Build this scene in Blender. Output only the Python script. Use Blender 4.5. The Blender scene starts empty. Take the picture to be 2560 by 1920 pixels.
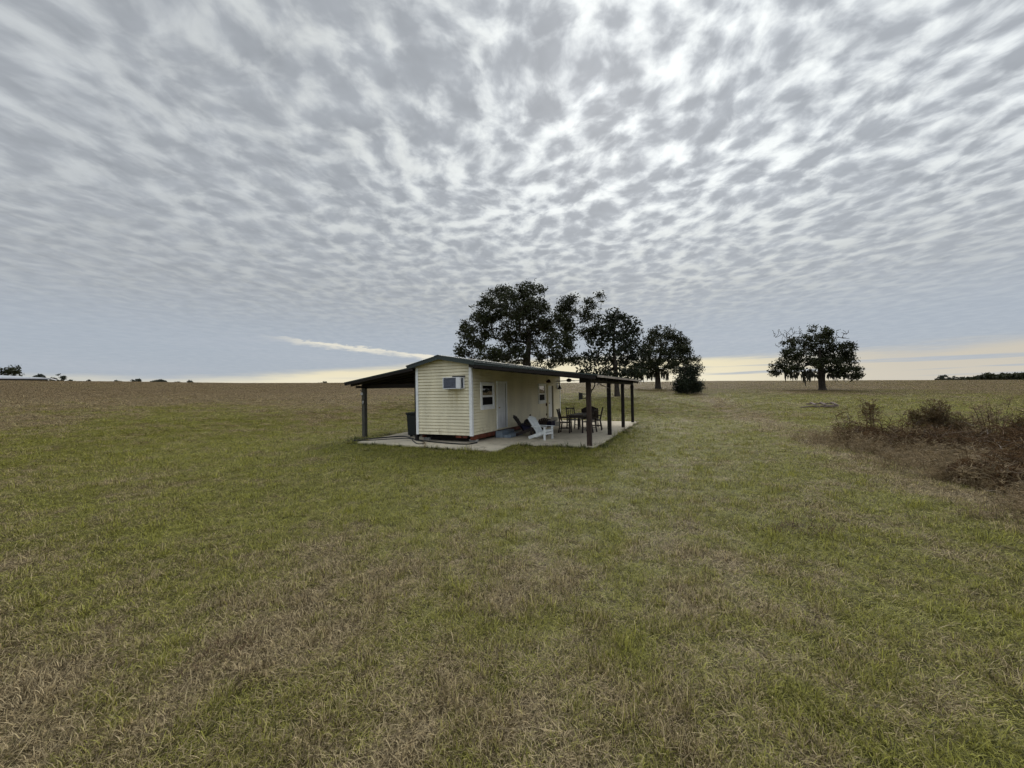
import bpy, math, random
import numpy as np
from mathutils import Vector, Matrix, noise as mnoise

random.seed(7); rng = np.random.default_rng(7)
scene = bpy.context.scene
COL = scene.collection
R = math.radians

# ------------------------------------------------------------------ camera constants and survey helpers
F_PX, PITCH, ROLL, TH, CAMH = 1000.0, 0.0164, 0.0174, 0.4311, 1.85
O = np.array([-1.4511, 14.258, 0.0])                 # near right corner of the cabin, on the slab
U = np.array([math.cos(TH), -math.sin(TH), 0.0])      # along the gable, to the porch
V = np.array([math.sin(TH), math.cos(TH), 0.0])       # along the side wall, away

def ray(px, py):
    xr = (px-1280)/F_PX; zr = -(py-960)/F_PX
    cr, sr, cp, sp = math.cos(ROLL), math.sin(ROLL), math.cos(PITCH), math.sin(PITCH)
    x = xr*cr+zr*sr; zu = -xr*sr+zr*cr
    return np.array([x, cp-zu*sp, sp+zu*cp])

def uv(u, v, z=0.0):
    p = O+u*U+v*V
    return Vector((p[0], p[1], z))

# ------------------------------------------------------------------ terrain
AZ = np.array([-180, -90, -52, -44.4, -34.2, -23.3, 8.5, 27.5, 42.6, 52, 90, 180.])
EL = np.array([1.0, 1.5, 1.54, 1.49, 1.34, 1.31, 0.89, 0.73, 0.40, 0.15, 0.1, 1.0])
RC = 220.0
DITCH = np.array([(9.8, 14.6), (8.75, 9.4), (6.5, 4.7), (6.8, 1.0), (26, 0.5), (26, 13.2), (17, 13.6), (12.6, 14.6)])

def in_poly(x, y, poly):
    x = np.asarray(x, float); y = np.asarray(y, float)
    ins = np.zeros(x.shape, bool); n = len(poly)
    for i in range(n):
        x0, y0 = poly[i]; x1, y1 = poly[(i+1) % n]
        c = ((y0 > y) != (y1 > y)) & (x < (x1-x0)*(y-y0)/((y1-y0) if y1 != y0 else 1e-9)+x0)
        ins ^= c
    return ins

def poly_dist(x, y, poly):
    d = np.full(np.shape(x), 1e9); n = len(poly)
    for i in range(n):
        a = np.array(poly[i]); b = np.array(poly[(i+1) % n]); ab = b-a
        t = np.clip(((x-a[0])*ab[0]+(y-a[1])*ab[1])/(ab@ab), 0, 1)
        d = np.minimum(d, np.hypot(x-a[0]-t*ab[0], y-a[1]-t*ab[1]))
    return d

def sst(a, b, x):
    t = np.clip((x-a)/(b-a), 0, 1); return t*t*(3-2*t)

def ground_z(x, y):
    x = np.asarray(x, float); y = np.asarray(y, float)
    r = np.hypot(x, y); az = np.degrees(np.arctan2(x, y))
    zc = CAMH+RC*np.tan(np.radians(np.interp(az, AZ, EL)))
    t = np.clip((r-15)/(RC-15), 0, 1)
    z = zc*(1-(1-t)**1.5)
    z = np.where(r > RC, zc-(r-RC)*0.03, z)
    z = np.maximum(z, -8)
    uu = (x-O[0])*U[0]+(y-O[1])*U[1]; vv = (x-O[0])*V[0]+(y-O[1])*V[1]
    dx = np.maximum(np.maximum(-6.2-uu, uu-4.6), 0); dy = np.maximum(np.maximum(-1.5-vv, vv-11.0), 0)
    hd = np.hypot(dx, dy)
    z = z*sst(0.3, 11, hd)-0.05
    z = z+0.26*np.exp(-(r/6.0)**2)
    und = (np.sin(x*0.31+1.3)*np.cos(y*0.27)+0.6*np.sin(x*0.83+y*0.61)+0.35*np.sin(1.7*x-1.3*y+2))*0.022
    z = z+und*sst(0.2, 2.5, hd)*np.clip(1.2-r/120, 0, 1)
    dd = poly_dist(x, y, DITCH)
    z = z-np.where(in_poly(x, y, DITCH), 0.25*sst(0, 3.0, dd), 0)
    return z

def gz(x, y): return float(ground_z(np.array([x]), np.array([y]))[0])

def hit(px, py):
    """the spot of ground seen at a place in the photograph (survey of the site)"""
    d = ray(px, py); hx = math.hypot(d[0], d[1]); d = d/hx
    r = np.concatenate([np.arange(1.2, 60, 0.02), np.arange(60, 219, 0.2)])
    g = ground_z(d[0]*r, d[1]*r); zz = CAMH+d[2]*r
    i = np.argmax(g >= zz)
    if g[i] < zz[i]: i = len(r)-1
    return Vector((d[0]*r[i], d[1]*r[i], float(g[i])))

# ------------------------------------------------------------------ node helpers
class NT:
    def __init__(s, tree): s.t = tree; s.n = tree.nodes; s.l = tree.links
    def new(s, kind, **kw):
        n = s.n.new(kind)
        for k, v in kw.items(): setattr(n, k, v)
        return n
    def put(s, sock, v):
        if isinstance(v, bpy.types.NodeSocket): s.l.new(v, sock)
        elif v is not None: sock.default_value = v
    def m(s, op, a, b=None, c=None, clamp=False):
        n = s.new('ShaderNodeMath', operation=op); n.use_clamp = clamp
        s.put(n.inputs[0], a)
        if b is not None: s.put(n.inputs[1], b)
        if c is not None: s.put(n.inputs[2], c)
        return n.outputs[0]
    def vm(s, op, a, b=None, sc=None):
        n = s.new('ShaderNodeVectorMath', operation=op)
        s.put(n.inputs[0], a)
        if b is not None: s.put(n.inputs[1], b)
        if sc is not None: s.put(n.inputs[3], sc)
        return n.outputs[1] if op in ('DOT_PRODUCT', 'LENGTH') else n.outputs[0]
    def ss(s, x, a, b, lo=0.0, hi=1.0):
        n = s.new('ShaderNodeMapRange', interpolation_type='SMOOTHSTEP')
        s.put(n.inputs[0], x); s.put(n.inputs[1], a); s.put(n.inputs[2], b); s.put(n.inputs[3], lo); s.put(n.inputs[4], hi)
        return n.outputs[0]
    def noise(s, vec, scale, detail=3.0, rough=0.55, dist=0.0, out=0, flat=False):
        n = s.new('ShaderNodeTexNoise', noise_dimensions='2D' if flat else '3D')
        s.put(n.inputs['Vector'], vec); s.put(n.inputs['Scale'], scale); s.put(n.inputs['Detail'], detail)
        s.put(n.inputs['Roughness'], rough); s.put(n.inputs['Distortion'], dist)
        return n.outputs[out]
    def mix(s, f, a, b, kind='MIX'):
        n = s.new('ShaderNodeMix', data_type='RGBA', blend_type=kind)
        s.put(n.inputs[0], f); s.put(n.inputs[6], a); s.put(n.inputs[7], b)
        return n.outputs[2]
    def comb(s, x, y, z):
        n = s.new('ShaderNodeCombineXYZ'); s.put(n.inputs[0], x); s.put(n.inputs[1], y); s.put(n.inputs[2], z)
        return n.outputs[0]

def c4(c): return (c[0], c[1], c[2], 1.0)

def new_mat(name):
    m = bpy.data.materials.new(name); m.use_nodes = True
    m.node_tree.nodes.clear()
    nt = NT(m.node_tree)
    out = nt.new('ShaderNodeOutputMaterial')
    return m, nt, out

def mat(name, base, rough=0.7, var=0.25, scale=6.0, bump=0.2, bscale=40.0, stretch=(1, 1, 1), metal=0.0, spec=0.4, base2=None):
    m, nt, out = new_mat(name)
    tc = nt.new('ShaderNodeTexCoord')
    vec = nt.vm('MULTIPLY', tc.outputs['Object'], stretch)
    n = nt.noise(vec, scale, 5.0, 0.62)
    d = base2 if base2 else tuple(c*(1-var) for c in base)
    b = tuple(min(c*(1+var*0.5), 0.9) for c in base)
    colr = nt.mix(nt.ss(n, 0.3, 0.7), c4(d), c4(b))
    p = nt.new('ShaderNodeBsdfPrincipled')
    nt.put(p.inputs['Base Color'], colr); nt.put(p.inputs['Metallic'], metal); nt.put(p.inputs['Specular IOR Level'], spec)
    n2 = nt.noise(vec, bscale, 3.0)
    nt.put(p.inputs['Roughness'], nt.ss(n2, 0.0, 1.0, max(rough-0.1, 0.02), min(rough+0.1, 1)))
    if bump:
        bp = nt.new('ShaderNodeBump'); nt.put(bp.inputs['Strength'], bump); nt.put(bp.inputs['Distance'], 0.01); nt.put(bp.inputs['Height'], n2)
        nt.l.new(bp.outputs[0], p.inputs['Normal'])
    nt.l.new(p.outputs[0], out.inputs[0])
    return m

# ------------------------------------------------------------------ dryness of the turf, shared by soil and blades
def dryness(nt, pos):
    """0 lush green .. 1 straw; patches fixed to the ground"""
    big = nt.noise(pos, 0.10, 2.0, 0.5)
    med = nt.noise(pos, 0.75, 4.0, 0.62)
    fine = nt.noise(pos, 3.2, 3.0, 0.6)
    sx = nt.new('ShaderNodeSeparateXYZ'); nt.put(sx.inputs[0], pos)
    x, y = sx.outputs[0], sx.outputs[1]
    r = nt.vm('LENGTH', nt.vm('MULTIPLY', pos, (1, 1, 0)))
    wob = nt.m('MULTIPLY', nt.m('SUBTRACT', big, 0.5), 40.0)
    far = nt.ss(nt.m('SUBTRACT', nt.m('ADD', r, wob), nt.ss(x, -6.0, 10.0, 0.0, 24.0)), 25.0, 48.0)
    farl = nt.ss(x, 10.0, -25.0)                                     # the left of the field is mown hay
    a = nt.m('MULTIPLY', nt.m('SUBTRACT', med, 0.5), 2.3)
    a = nt.m('ADD', a, nt.m('MULTIPLY', nt.m('SUBTRACT', fine, 0.5), 1.3))
    a = nt.m('ADD', a, nt.m('MULTIPLY', nt.m('SUBTRACT', big, 0.5), 0.8))
    near = nt.m('MULTIPLY', nt.ss(r, 7.5, 2.2), nt.ss(x, 2.4, -1.2, 0.20, 0.48))
    a = nt.m('ADD', a, near)
    a = nt.m('ADD', a, nt.m('MULTIPLY', far, nt.m('ADD', 0.40, nt.m('MULTIPLY', farl, 0.35))))
    # straw lane beside the ditch
    dl = nt.m('ABSOLUTE', nt.m('SUBTRACT', nt.m('ADD', nt.m('MULTIPLY', x, 0.948), nt.m('MULTIPLY', y, -0.317)), 5.4))
    a = nt.m('ADD', a, nt.m('MULTIPLY', nt.ss(dl, 1.6, 0.2), 0.45))
    # lush strip round the slab
    hs = uv(1.0, -1.0); dh = nt.vm('LENGTH', nt.vm('SUBTRACT', nt.vm('MULTIPLY', pos, (1, 1, 0)), (hs.x, hs.y, 0)))
    a = nt.m('SUBTRACT', a, nt.m('MULTIPLY', nt.ss(dh, 11.0, 1.0), 0.22))
    return nt.m('ADD', a, 0.26, clamp=False), far

GREEN_D, GREEN_L = (0.036, 0.040, 0.008), (0.560, 0.545, 0.120)
TAN_D, TAN_L = (0.060, 0.042, 0.018), (0.88, 0.72, 0.43)

def grass_mat(name, bias=0.0, gain=1.0, redden=0.0):
    m, nt, out = new_mat(name)
    geo = nt.new('ShaderNodeNewGeometry')
    at = nt.new('ShaderNodeAttribute', attribute_name='rnd')
    oi = nt.new('ShaderNodeObjectInfo')
    dry, far = dryness(nt, geo.outputs['Position'])
    rr = nt.m('FRACT', nt.m('ADD', at.outputs['Fac'], nt.m('MULTIPLY', oi.outputs['Random'], 7.13)))
    f = nt.m('ADD', dry, nt.m('MULTIPLY', nt.m('SUBTRACT', rr, 0.5), 0.75))
    f = nt.ss(nt.m('ADD', f, bias), 0.25, 0.75)
    br = nt.m('FRACT', nt.m('ADD', nt.m('MULTIPLY', at.outputs['Fac'], 13.7), nt.m('MULTIPLY', oi.outputs['Random'], 3.7)))
    g = nt.mix(br, c4(GREEN_D), c4(GREEN_L)); t = nt.mix(nt.m('POWER', br, 1.6), c4(TAN_D), c4(TAN_L))
    c = nt.mix(f, g, t)
    c = nt.mix(1.0, c, (gain, gain*(1-redden), gain*(1-1.6*redden), 1), 'MULTIPLY')
    p = nt.new('ShaderNodeBsdfPrincipled'); nt.put(p.inputs['Base Color'], c); nt.put(p.inputs['Roughness'], 0.5); nt.put(p.inputs['Specular IOR Level'], 0.22)
    tr = nt.new('ShaderNodeBsdfTranslucent'); nt.put(tr.inputs[0], c)
    ms = nt.new('ShaderNodeMixShader'); ms.inputs[0].default_value = 0.38
    nt.l.new(p.outputs[0], ms.inputs[1]); nt.l.new(tr.outputs[0], ms.inputs[2]); nt.l.new(ms.outputs[0], out.inputs[0])
    return m

def ground_mat():
    m, nt, out = new_mat('pasture_ground')
    geo = nt.new('ShaderNodeNewGeometry'); pos = geo.outputs['Position']
    dry, far = dryness(nt, pos)
    r = nt.vm('LENGTH', nt.vm('MULTIPLY', pos, (1, 1, 0)))
    speck = nt.noise(pos, 22.0, 4.0, 0.7)
    tuft = nt.noise(pos, 1.6, 5.0, 0.7)
    f = nt.ss(nt.m('ADD', dry, nt.m('MULTIPLY', nt.m('SUBTRACT', speck, 0.5), 0.9)), 0.22, 0.78)
    b = nt.ss(speck, 0.3, 0.72)
    g = nt.mix(b, c4((0.110, 0.110, 0.025)), c4((0.300, 0.285, 0.075)))
    t = nt.mix(b, c4((0.130, 0.097, 0.043)), c4((0.39, 0.300, 0.150)))
    c = nt.mix(f, g, t)
    # beyond the mown lawn: brown hay stubble with darker swaths
    swv = nt.vm('MULTIPLY', pos, (0.035, 0.22, 0.2))
    sw = nt.noise(swv, 1.0, 4.0, 0.65)
    tus = nt.noise(pos, 0.45, 5.0, 0.7)
    hay = nt.mix(nt.ss(sw, 0.36, 0.66), c4((0.180, 0.130, 0.068)), c4((0.330, 0.250, 0.135)))
    hay = nt.mix(nt.ss(tus, 0.42, 0.72, 0.0, 0.8), hay, c4((0.100, 0.073, 0.040)))
    hay = nt.mix(nt.ss(nt.noise(nt.vm('MULTIPLY', pos, (0.02, 0.1, 0.1)), 1.0, 2.0), 0.5, 0.68, 0.0, 0.7), hay, c4((0.185, 0.168, 0.060)))
    fw = nt.m('MULTIPLY', far, nt.ss(tus, 0.25, 0.6, 0.65, 1.0))
    c = nt.mix(fw, c, hay)
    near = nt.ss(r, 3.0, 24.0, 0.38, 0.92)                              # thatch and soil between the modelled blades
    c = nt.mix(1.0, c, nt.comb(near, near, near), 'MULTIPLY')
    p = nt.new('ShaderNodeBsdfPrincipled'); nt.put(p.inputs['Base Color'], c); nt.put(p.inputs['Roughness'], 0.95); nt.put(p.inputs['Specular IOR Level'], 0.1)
    bp = nt.new('ShaderNodeBump'); nt.put(bp.inputs['Strength'], 0.9); nt.put(bp.inputs['Distance'], 0.12)
    nt.put(bp.inputs['Height'], nt.m('ADD', nt.m('MULTIPLY', speck, 0.35), tuft)); nt.l.new(bp.outputs[0], p.inputs['Normal'])
    nt.l.new(p.outputs[0], out.inputs[0])
    return m

# ------------------------------------------------------------------ mesh builder
class MB:
    def __init__(s): s.v = []; s.f = []
    def add(s, vs, fs):
        k = len(s.v); s.v += [tuple(p) for p in vs]; s.f += [tuple(i+k for i in f) for f in fs]; return s
    def box(s, x0, x1, y0, y1, z0, z1, M=None):
        vs = [Vector((x, y, z)) for z in (z0, z1) for y in (y0, y1) for x in (x0, x1)]
        if M: vs = [M @ p for p in vs]
        return s.add(vs, [(0, 2, 3, 1), (4, 5, 7, 6), (0, 1, 5, 4), (2, 6, 7, 3), (0, 4, 6, 2), (1, 3, 7, 5)])
    def bar(s, p, q, w, h, up=(0, 0, 1), w2=None, h2=None):
        p = Vector(p); q = Vector(q); d = (q-p).normalized(); up = Vector(up)
        if abs(d.dot(up)) > 0.98: up = Vector((0, 1, 0))
        a = d.cross(up).normalized(); b = a.cross(d).normalized()
        w2 = w2 or w; h2 = h2 or h; vs = []
        for c, ww, hh in ((p, w, h), (q, w2, h2)):
            for i, j in ((-1, -1), (1, -1), (1, 1), (-1, 1)): vs.append(c+a*i*ww/2+b*j*hh/2)
        return s.add(vs, [(3, 2, 1, 0), (4, 5, 6, 7), (0, 1, 5, 4), (1, 2, 6, 5), (2, 3, 7, 6), (3, 0, 4, 7)])
    def tube(s, pts, rad, n=8, caps=True):
        pts = [Vector(p) for p in pts]; k0 = len(s.v)
        if not hasattr(rad, '__len__'): rad = [rad]*len(pts)
        a = None
        for i, p in enumerate(pts):
            d = (pts[min(i+1, len(pts)-1)]-pts[max(i-1, 0)]).normalized()
            if a is None: a = d.orthogonal().normalized()
            else:
                a = (a-d*a.dot(d)); a = a.normalized() if a.length > 1e-6 else d.orthogonal().normalized()
            b = d.cross(a)
            for j in range(n):
                t = 2*math.pi*j/n; s.v.append(tuple(p+(a*math.cos(t)+b*math.sin(t))*rad[i]))
        for i in range(len(pts)-1):
            for j in range(n):
                s.f.append((k0+i*n+j, k0+i*n+(j+1) % n, k0+(i+1)*n+(j+1) % n, k0+(i+1)*n+j))
        if caps:
            s.f.append(tuple(k0+j for j in reversed(range(n)))); e = k0+(len(pts)-1)*n
            s.f.append(tuple(e+j for j in range(n)))
        return s
    def lathe(s, prof, n=20, c=(0, 0, 0)):
        k0 = len(s.v)
        for r, z in prof:
            for j in range(n):
                t = 2*math.pi*j/n; s.v.append((c[0]+r*math.cos(t), c[1]+r*math.sin(t), c[2]+z))
        for i in range(len(prof)-1):
            for j in range(n): s.f.append((k0+i*n+j, k0+i*n+(j+1) % n, k0+(i+1)*n+(j+1) % n, k0+(i+1)*n+j))
        s.f.append(tuple(k0+j for j in reversed(range(n)))); e = k0+(len(prof)-1)*n; s.f.append(tuple(e+j for j in range(n)))
        return s
    def prism(s, poly, d0, d1, axis='y'):
        """extrude a polygon; axis y: poly in (x,z); axis z: poly in (x,y); axis x: poly in (y,z)"""
        n = len(poly)
        def P(a, b, d): return {'y': (a, d, b), 'z': (a, b, d), 'x': (d, a, b)}[axis]
        vs = [P(a, b, d0) for a, b in poly]+[P(a, b, d1) for a, b in poly]
        return s.add(vs, [tuple(range(n)), tuple(reversed(range(n, 2*n)))]+[(i, i+n, (i+1) % n+n, (i+1) % n) for i in range(n)])
    def build(s, name, m, parent=None, loc=None, rotz=0.0, bevel=0.0, smooth=False):
        me = bpy.data.meshes.new(name); me.from_pydata(s.v, [], s.f); me.validate()
        import bmesh
        bm = bmesh.new(); bm.from_mesh(me); bmesh.ops.recalc_face_normals(bm, faces=bm.faces); bm.to_mesh(me); bm.free()
        me.materials.append(m)
        if smooth: me.polygons.foreach_set('use_smooth', [True]*len(me.polygons))
        o = bpy.data.objects.new(name, me); COL.objects.link(o)
        if parent: o.parent = parent
        if loc is not None: o.location = loc
        o.rotation_euler.z = rotz
        if bevel:
            b = o.modifiers.new('edge', 'BEVEL'); b.width = bevel; b.segments = 2; b.limit_method = 'ANGLE'
        return o

def np_mesh(name, verts, faces, m, parent=None, attr=None):
    """verts (n,3), faces (k,3|4) arrays"""
    verts = np.asarray(verts, np.float32); faces = np.asarray(faces, np.int32)
    me = bpy.data.meshes.new(name); me.vertices.add(len(verts)); me.vertices.foreach_set('co', verts.ravel())
    k = faces.shape[1]
    me.loops.add(faces.size); me.loops.foreach_set('vertex_index', faces.ravel())
    me.polygons.add(len(faces)); me.polygons.foreach_set('loop_start', np.arange(0, faces.size, k, dtype=np.int32))
    try: me.polygons.foreach_set('loop_total', np.full(len(faces), k, np.int32))
    except Exception: pass
    me.update(calc_edges=True); me.validate()
    if attr is not None:
        a = me.attributes.new('rnd', 'FLOAT', 'POINT'); a.data.foreach_set('value', np.asarray(attr, np.float32))
    if m: me.materials.append(m)
    o = bpy.data.objects.new(name, me)
    if parent is not False: COL.objects.link(o)
    if parent: o.parent = parent
    return o

def tag(o, label=None, cat=None, group=None, kind=None):
    if label: o['label'] = label
    if cat: o['category'] = cat
    if group: o['group'] = group
    if kind: o['kind'] = kind
    return o

def thing(name, loc, label, cat, rotz=0.0, group=None):
    o = bpy.data.objects.new(name, None); COL.objects.link(o); o.location = loc; o.rotation_euler.z = rotz; o.empty_display_size = 0.2
    return tag(o, label, cat, group)

def copy_tree(o, parent=None):
    c = o.copy(); COL.objects.link(c)
    if parent: c.parent = parent
    for ch in list(o.children): copy_tree(ch, c)
    return c

# ------------------------------------------------------------------ materials
M_SIDING = mat('cream_vinyl_siding', (0.81, 0.75, 0.56), 0.5, 0.14, 1.1, 0.05, 60, (1.5, 1.5, 0.5), spec=0.35)
def stain_siding(m):
    nt = NT(m.node_tree); p = [n for n in nt.n if n.type == 'BSDF_PRINCIPLED'][0]; src = p.inputs['Base Color'].links[0].from_socket
    tc = nt.new('ShaderNodeTexCoord'); sx = nt.new('ShaderNodeSeparateXYZ'); nt.put(sx.inputs[0], tc.outputs['Object'])
    st = nt.noise(nt.vm('MULTIPLY', tc.outputs['Object'], (9.0, 9.0, 0.9)), 1.0, 4.0, 0.65)
    ac_ = nt.m('MULTIPLY', nt.m('MULTIPLY', nt.ss(sx.outputs[0], -1.1, -0.9), nt.ss(sx.outputs[0], -0.3, -0.5)), nt.m('MULTIPLY', nt.ss(sx.outputs[2], 1.96, 1.9), nt.ss(sx.outputs[2], 0.9, 1.8)))
    ac_ = nt.m('MULTIPLY', ac_, nt.ss(sx.outputs[1], 0.2, 0.1))
    drip = nt.m('ADD', nt.m('MULTIPLY', nt.ss(st, 0.40, 0.62), nt.m('MULTIPLY', ac_, 0.45)), nt.ss(st, 0.60, 0.78, 0, 0.35))
    mud = nt.noise(tc.outputs['Object'], 4.0, 5.0, 0.7)
    sp = nt.m('MULTIPLY', nt.ss(mud, 0.52, 0.66), nt.ss(sx.outputs[2], 0.75, 0.28, 0.0, 0.5))
    c = nt.mix(drip, src, c4((0.52, 0.44, 0.22))); c = nt.mix(sp, c, c4((0.36, 0.28, 0.17)))
    nt.put(p.inputs['Base Color'], c)
stain_siding(M_SIDING)
M_TRIM = mat('white_vinyl_trim', (0.84, 0.86, 0.90), 0.45, 0.08, 3, 0.03)
M_DOOR = mat('white_door_paint', (0.74, 0.76, 0.80), 0.4, 0.08, 3, 0.03)
M_DARKJAMB = mat('door_edge_gap_shade', (0.05, 0.04, 0.02), 0.6, 0.3)  # brown edge colour, also the painted shade of the door gap
M_ROOF = mat('dark_green_roof_metal', (0.013, 0.028, 0.025), 0.32, 0.35, 2.0, 0.05, 15, spec=0.6)
M_ROOFEDGE = mat('galvanised_roof_edge', (0.34, 0.29, 0.25), 0.5, 0.5, 5, 0.1, metal=0.2)
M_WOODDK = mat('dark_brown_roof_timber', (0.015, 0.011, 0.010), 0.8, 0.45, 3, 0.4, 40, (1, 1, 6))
M_POST = mat('brown_porch_post_wood', (0.045, 0.028, 0.021), 0.8, 0.5, 4, 0.5, 30, (8, 8, 0.8))
M_POSTGREY = mat('weathered_grey_post_wood', (0.085, 0.082, 0.070), 0.85, 0.5, 4, 0.5, 30, (8, 8, 0.8))
M_SKID = mat('red_primer_skid', (0.14, 0.036, 0.018), 0.7, 0.5, 5, 0.3)
M_BLOCK = mat('grey_concrete_block', (0.36, 0.36, 0.34), 0.95, 0.3, 12, 0.6, 80)
M_DARKVOID = mat('void_shade_black', (0.015, 0.012, 0.010), 0.95, 0.3)  # near-black colour standing in for the shade in open voids
M_PLASTICW = mat('white_enamel_casing', (0.80, 0.82, 0.86), 0.4, 0.06, 5, 0.02)
M_FIN = mat('blue_grey_condenser_fins', (0.075, 0.095, 0.15), 0.5, 0.3, 30, 0.2)
M_BLACKPL = mat('black_rubber', (0.012, 0.012, 0.014), 0.55, 0.3)
M_BIN = mat('dark_green_bin_plastic', (0.007, 0.012, 0.013), 0.45, 0.25)
M_WHITEWOOD = mat('white_painted_chair_wood', (0.80, 0.84, 0.88), 0.5, 0.14, 7, 0.1, 40, (1, 1, 1))
M_DARKWOOD = mat('dark_stained_wood', (0.022, 0.013, 0.011), 0.5, 0.4, 5, 0.2)
M_DARKCHAIR = mat('dark_brown_lounge_wood', (0.030, 0.020, 0.018), 0.6, 0.5, 5, 0.2)
M_TABLETOP = mat('worn_brown_table_boards', (0.085, 0.065, 0.045), 0.45, 0.4, 4, 0.2, 30, (6, 1, 1))
M_NAVY = mat('navy_cushion_cloth', (0.018, 0.017, 0.045), 0.9, 0.3)
M_STEP = mat('blue_grey_painted_step', (0.20, 0.25, 0.31), 0.7, 0.25, 5, 0.2)
M_IRON = mat('black_iron', (0.012, 0.011, 0.011), 0.5, 0.3)
M_RUST = mat('rust_brown_iron', (0.07, 0.028, 0.018), 0.75, 0.4)
M_GALV = mat('galvanised_metal', (0.55, 0.56, 0.57), 0.4, 0.2, metal=0.6)
M_BRASS = mat('brass_knob', (0.35, 0.26, 0.10), 0.35, 0.2, metal=0.8)
M_BARK = mat('dark_oak_bark', (0.050, 0.041, 0.033), 0.95, 0.5, 5, 0.9, 18, (3, 3, 0.8))
M_TWIG = mat('grey_brown_twig', (0.11, 0.078, 0.052), 0.95, 0.4)
M_OLDWOOD = mat('silvered_old_timber', (0.20, 0.155, 0.13), 0.9, 0.5, 4, 0.5, 30)

def leaf_mat(name, dark, light, trans=0.2):
    m, nt, out = new_mat(name)
    at = nt.new('ShaderNodeAttribute', attribute_name='rnd')
    c = nt.mix(at.outputs['Fac'], c4(dark), c4(light))
    p = nt.new('ShaderNodeBsdfPrincipled'); nt.put(p.inputs['Base Color'], c); nt.put(p.inputs['Roughness'], 0.6); nt.put(p.inputs['Specular IOR Level'], 0.3)
    tr = nt.new('ShaderNodeBsdfTranslucent'); nt.put(tr.inputs[0], c)
    ms = nt.new('ShaderNodeMixShader'); ms.inputs[0].default_value = trans
    nt.l.new(p.outputs[0], ms.inputs[1]); nt.l.new(tr.outputs[0], ms.inputs[2]); nt.l.new(ms.outputs[0], out.inputs[0])
    return m
M_LEAF = leaf_mat('live_oak_leaves', (0.010, 0.014, 0.005), (0.042, 0.050, 0.015))
M_LEAF2 = leaf_mat('glossy_magnolia_leaves', (0.009, 0.014, 0.008), (0.032, 0.043, 0.020), 0.12)
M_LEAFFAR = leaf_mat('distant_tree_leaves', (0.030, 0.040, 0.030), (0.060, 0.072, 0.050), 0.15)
M_MOSS = leaf_mat('grey_spanish_moss', (0.035, 0.036, 0.028), (0.070, 0.070, 0.055), 0.15)
M_BRUSHRED = leaf_mat('red_brown_bramble', (0.040, 0.024, 0.012), (0.190, 0.115, 0.056), 0.2)
M_BRUSHTAN = leaf_mat('tan_dry_weed', (0.10, 0.075, 0.042), (0.48, 0.37, 0.22), 0.25)
M_FENNEL = leaf_mat('rusty_seed_plume', (0.06, 0.042, 0.018), (0.21, 0.145, 0.065), 0.25)
M_WEEDGREEN = leaf_mat('dark_green_weed', (0.040, 0.052, 0.016), (0.150, 0.175, 0.050), 0.3)

def glass_mat():
    m, nt, out = new_mat('dark_window_glass')
    tc = nt.new('ShaderNodeTexCoord')
    n = nt.noise(tc.outputs['Object'], 3.5, 1.0)
    bp = nt.new('ShaderNodeBump'); nt.put(bp.inputs['Strength'], 0.10); nt.put(bp.inputs['Distance'], 0.02); nt.put(bp.inputs['Height'], n)
    p = nt.new('ShaderNodeBsdfPrincipled'); nt.put(p.inputs['Base Color'], (0.012, 0.012, 0.016, 1)); nt.put(p.inputs['Roughness'], 0.03)
    nt.put(p.inputs['IOR'], 2.6); nt.put(p.inputs['Specular IOR Level'], 0.5)
    nt.l.new(bp.outputs[0], p.inputs['Normal']); nt.l.new(p.outputs[0], out.inputs[0])
    return m
M_GLASS = glass_mat()
M_SCREEN = mat('black_insect_screen', (0.010, 0.010, 0.013), 0.75, 0.2, 20, 0.1, 200, spec=0.15)

def concrete_mat():
    m, nt, out = new_mat('pale_patio_concrete')
    geo = nt.new('ShaderNodeNewGeometry'); pos = geo.outputs['Position']
    a = nt.noise(pos, 0.7, 5.0, 0.65); b = nt.noise(pos, 30.0, 3.0, 0.6); st = nt.noise(pos, 2.3, 4.0, 0.7)
    c = nt.mix(nt.ss(a, 0.3, 0.7), c4((0.56, 0.495, 0.375)), c4((0.71, 0.635, 0.49)))
    c = nt.mix(nt.ss(st, 0.50, 0.72, 0, 0.7), c, c4((0.28, 0.235, 0.17)))
    c = nt.mix(nt.ss(b, 0.5, 0.8, 0, 0.35), c, c4((0.33, 0.30, 0.25)))
    p = nt.new('ShaderNodeBsdfPrincipled'); nt.put(p.inputs['Base Color'], c); nt.put(p.inputs['Roughness'], 0.85)
    bp = nt.new('ShaderNodeBump'); nt.put(bp.inputs['Strength'], 0.25); nt.put(bp.inputs['Distance'], 0.01); nt.put(bp.inputs['Height'], b); nt.l.new(bp.outputs[0], p.inputs['Normal'])
    nt.l.new(p.outputs[0], out.inputs[0]); return m
M_CONC = concrete_mat()

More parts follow.
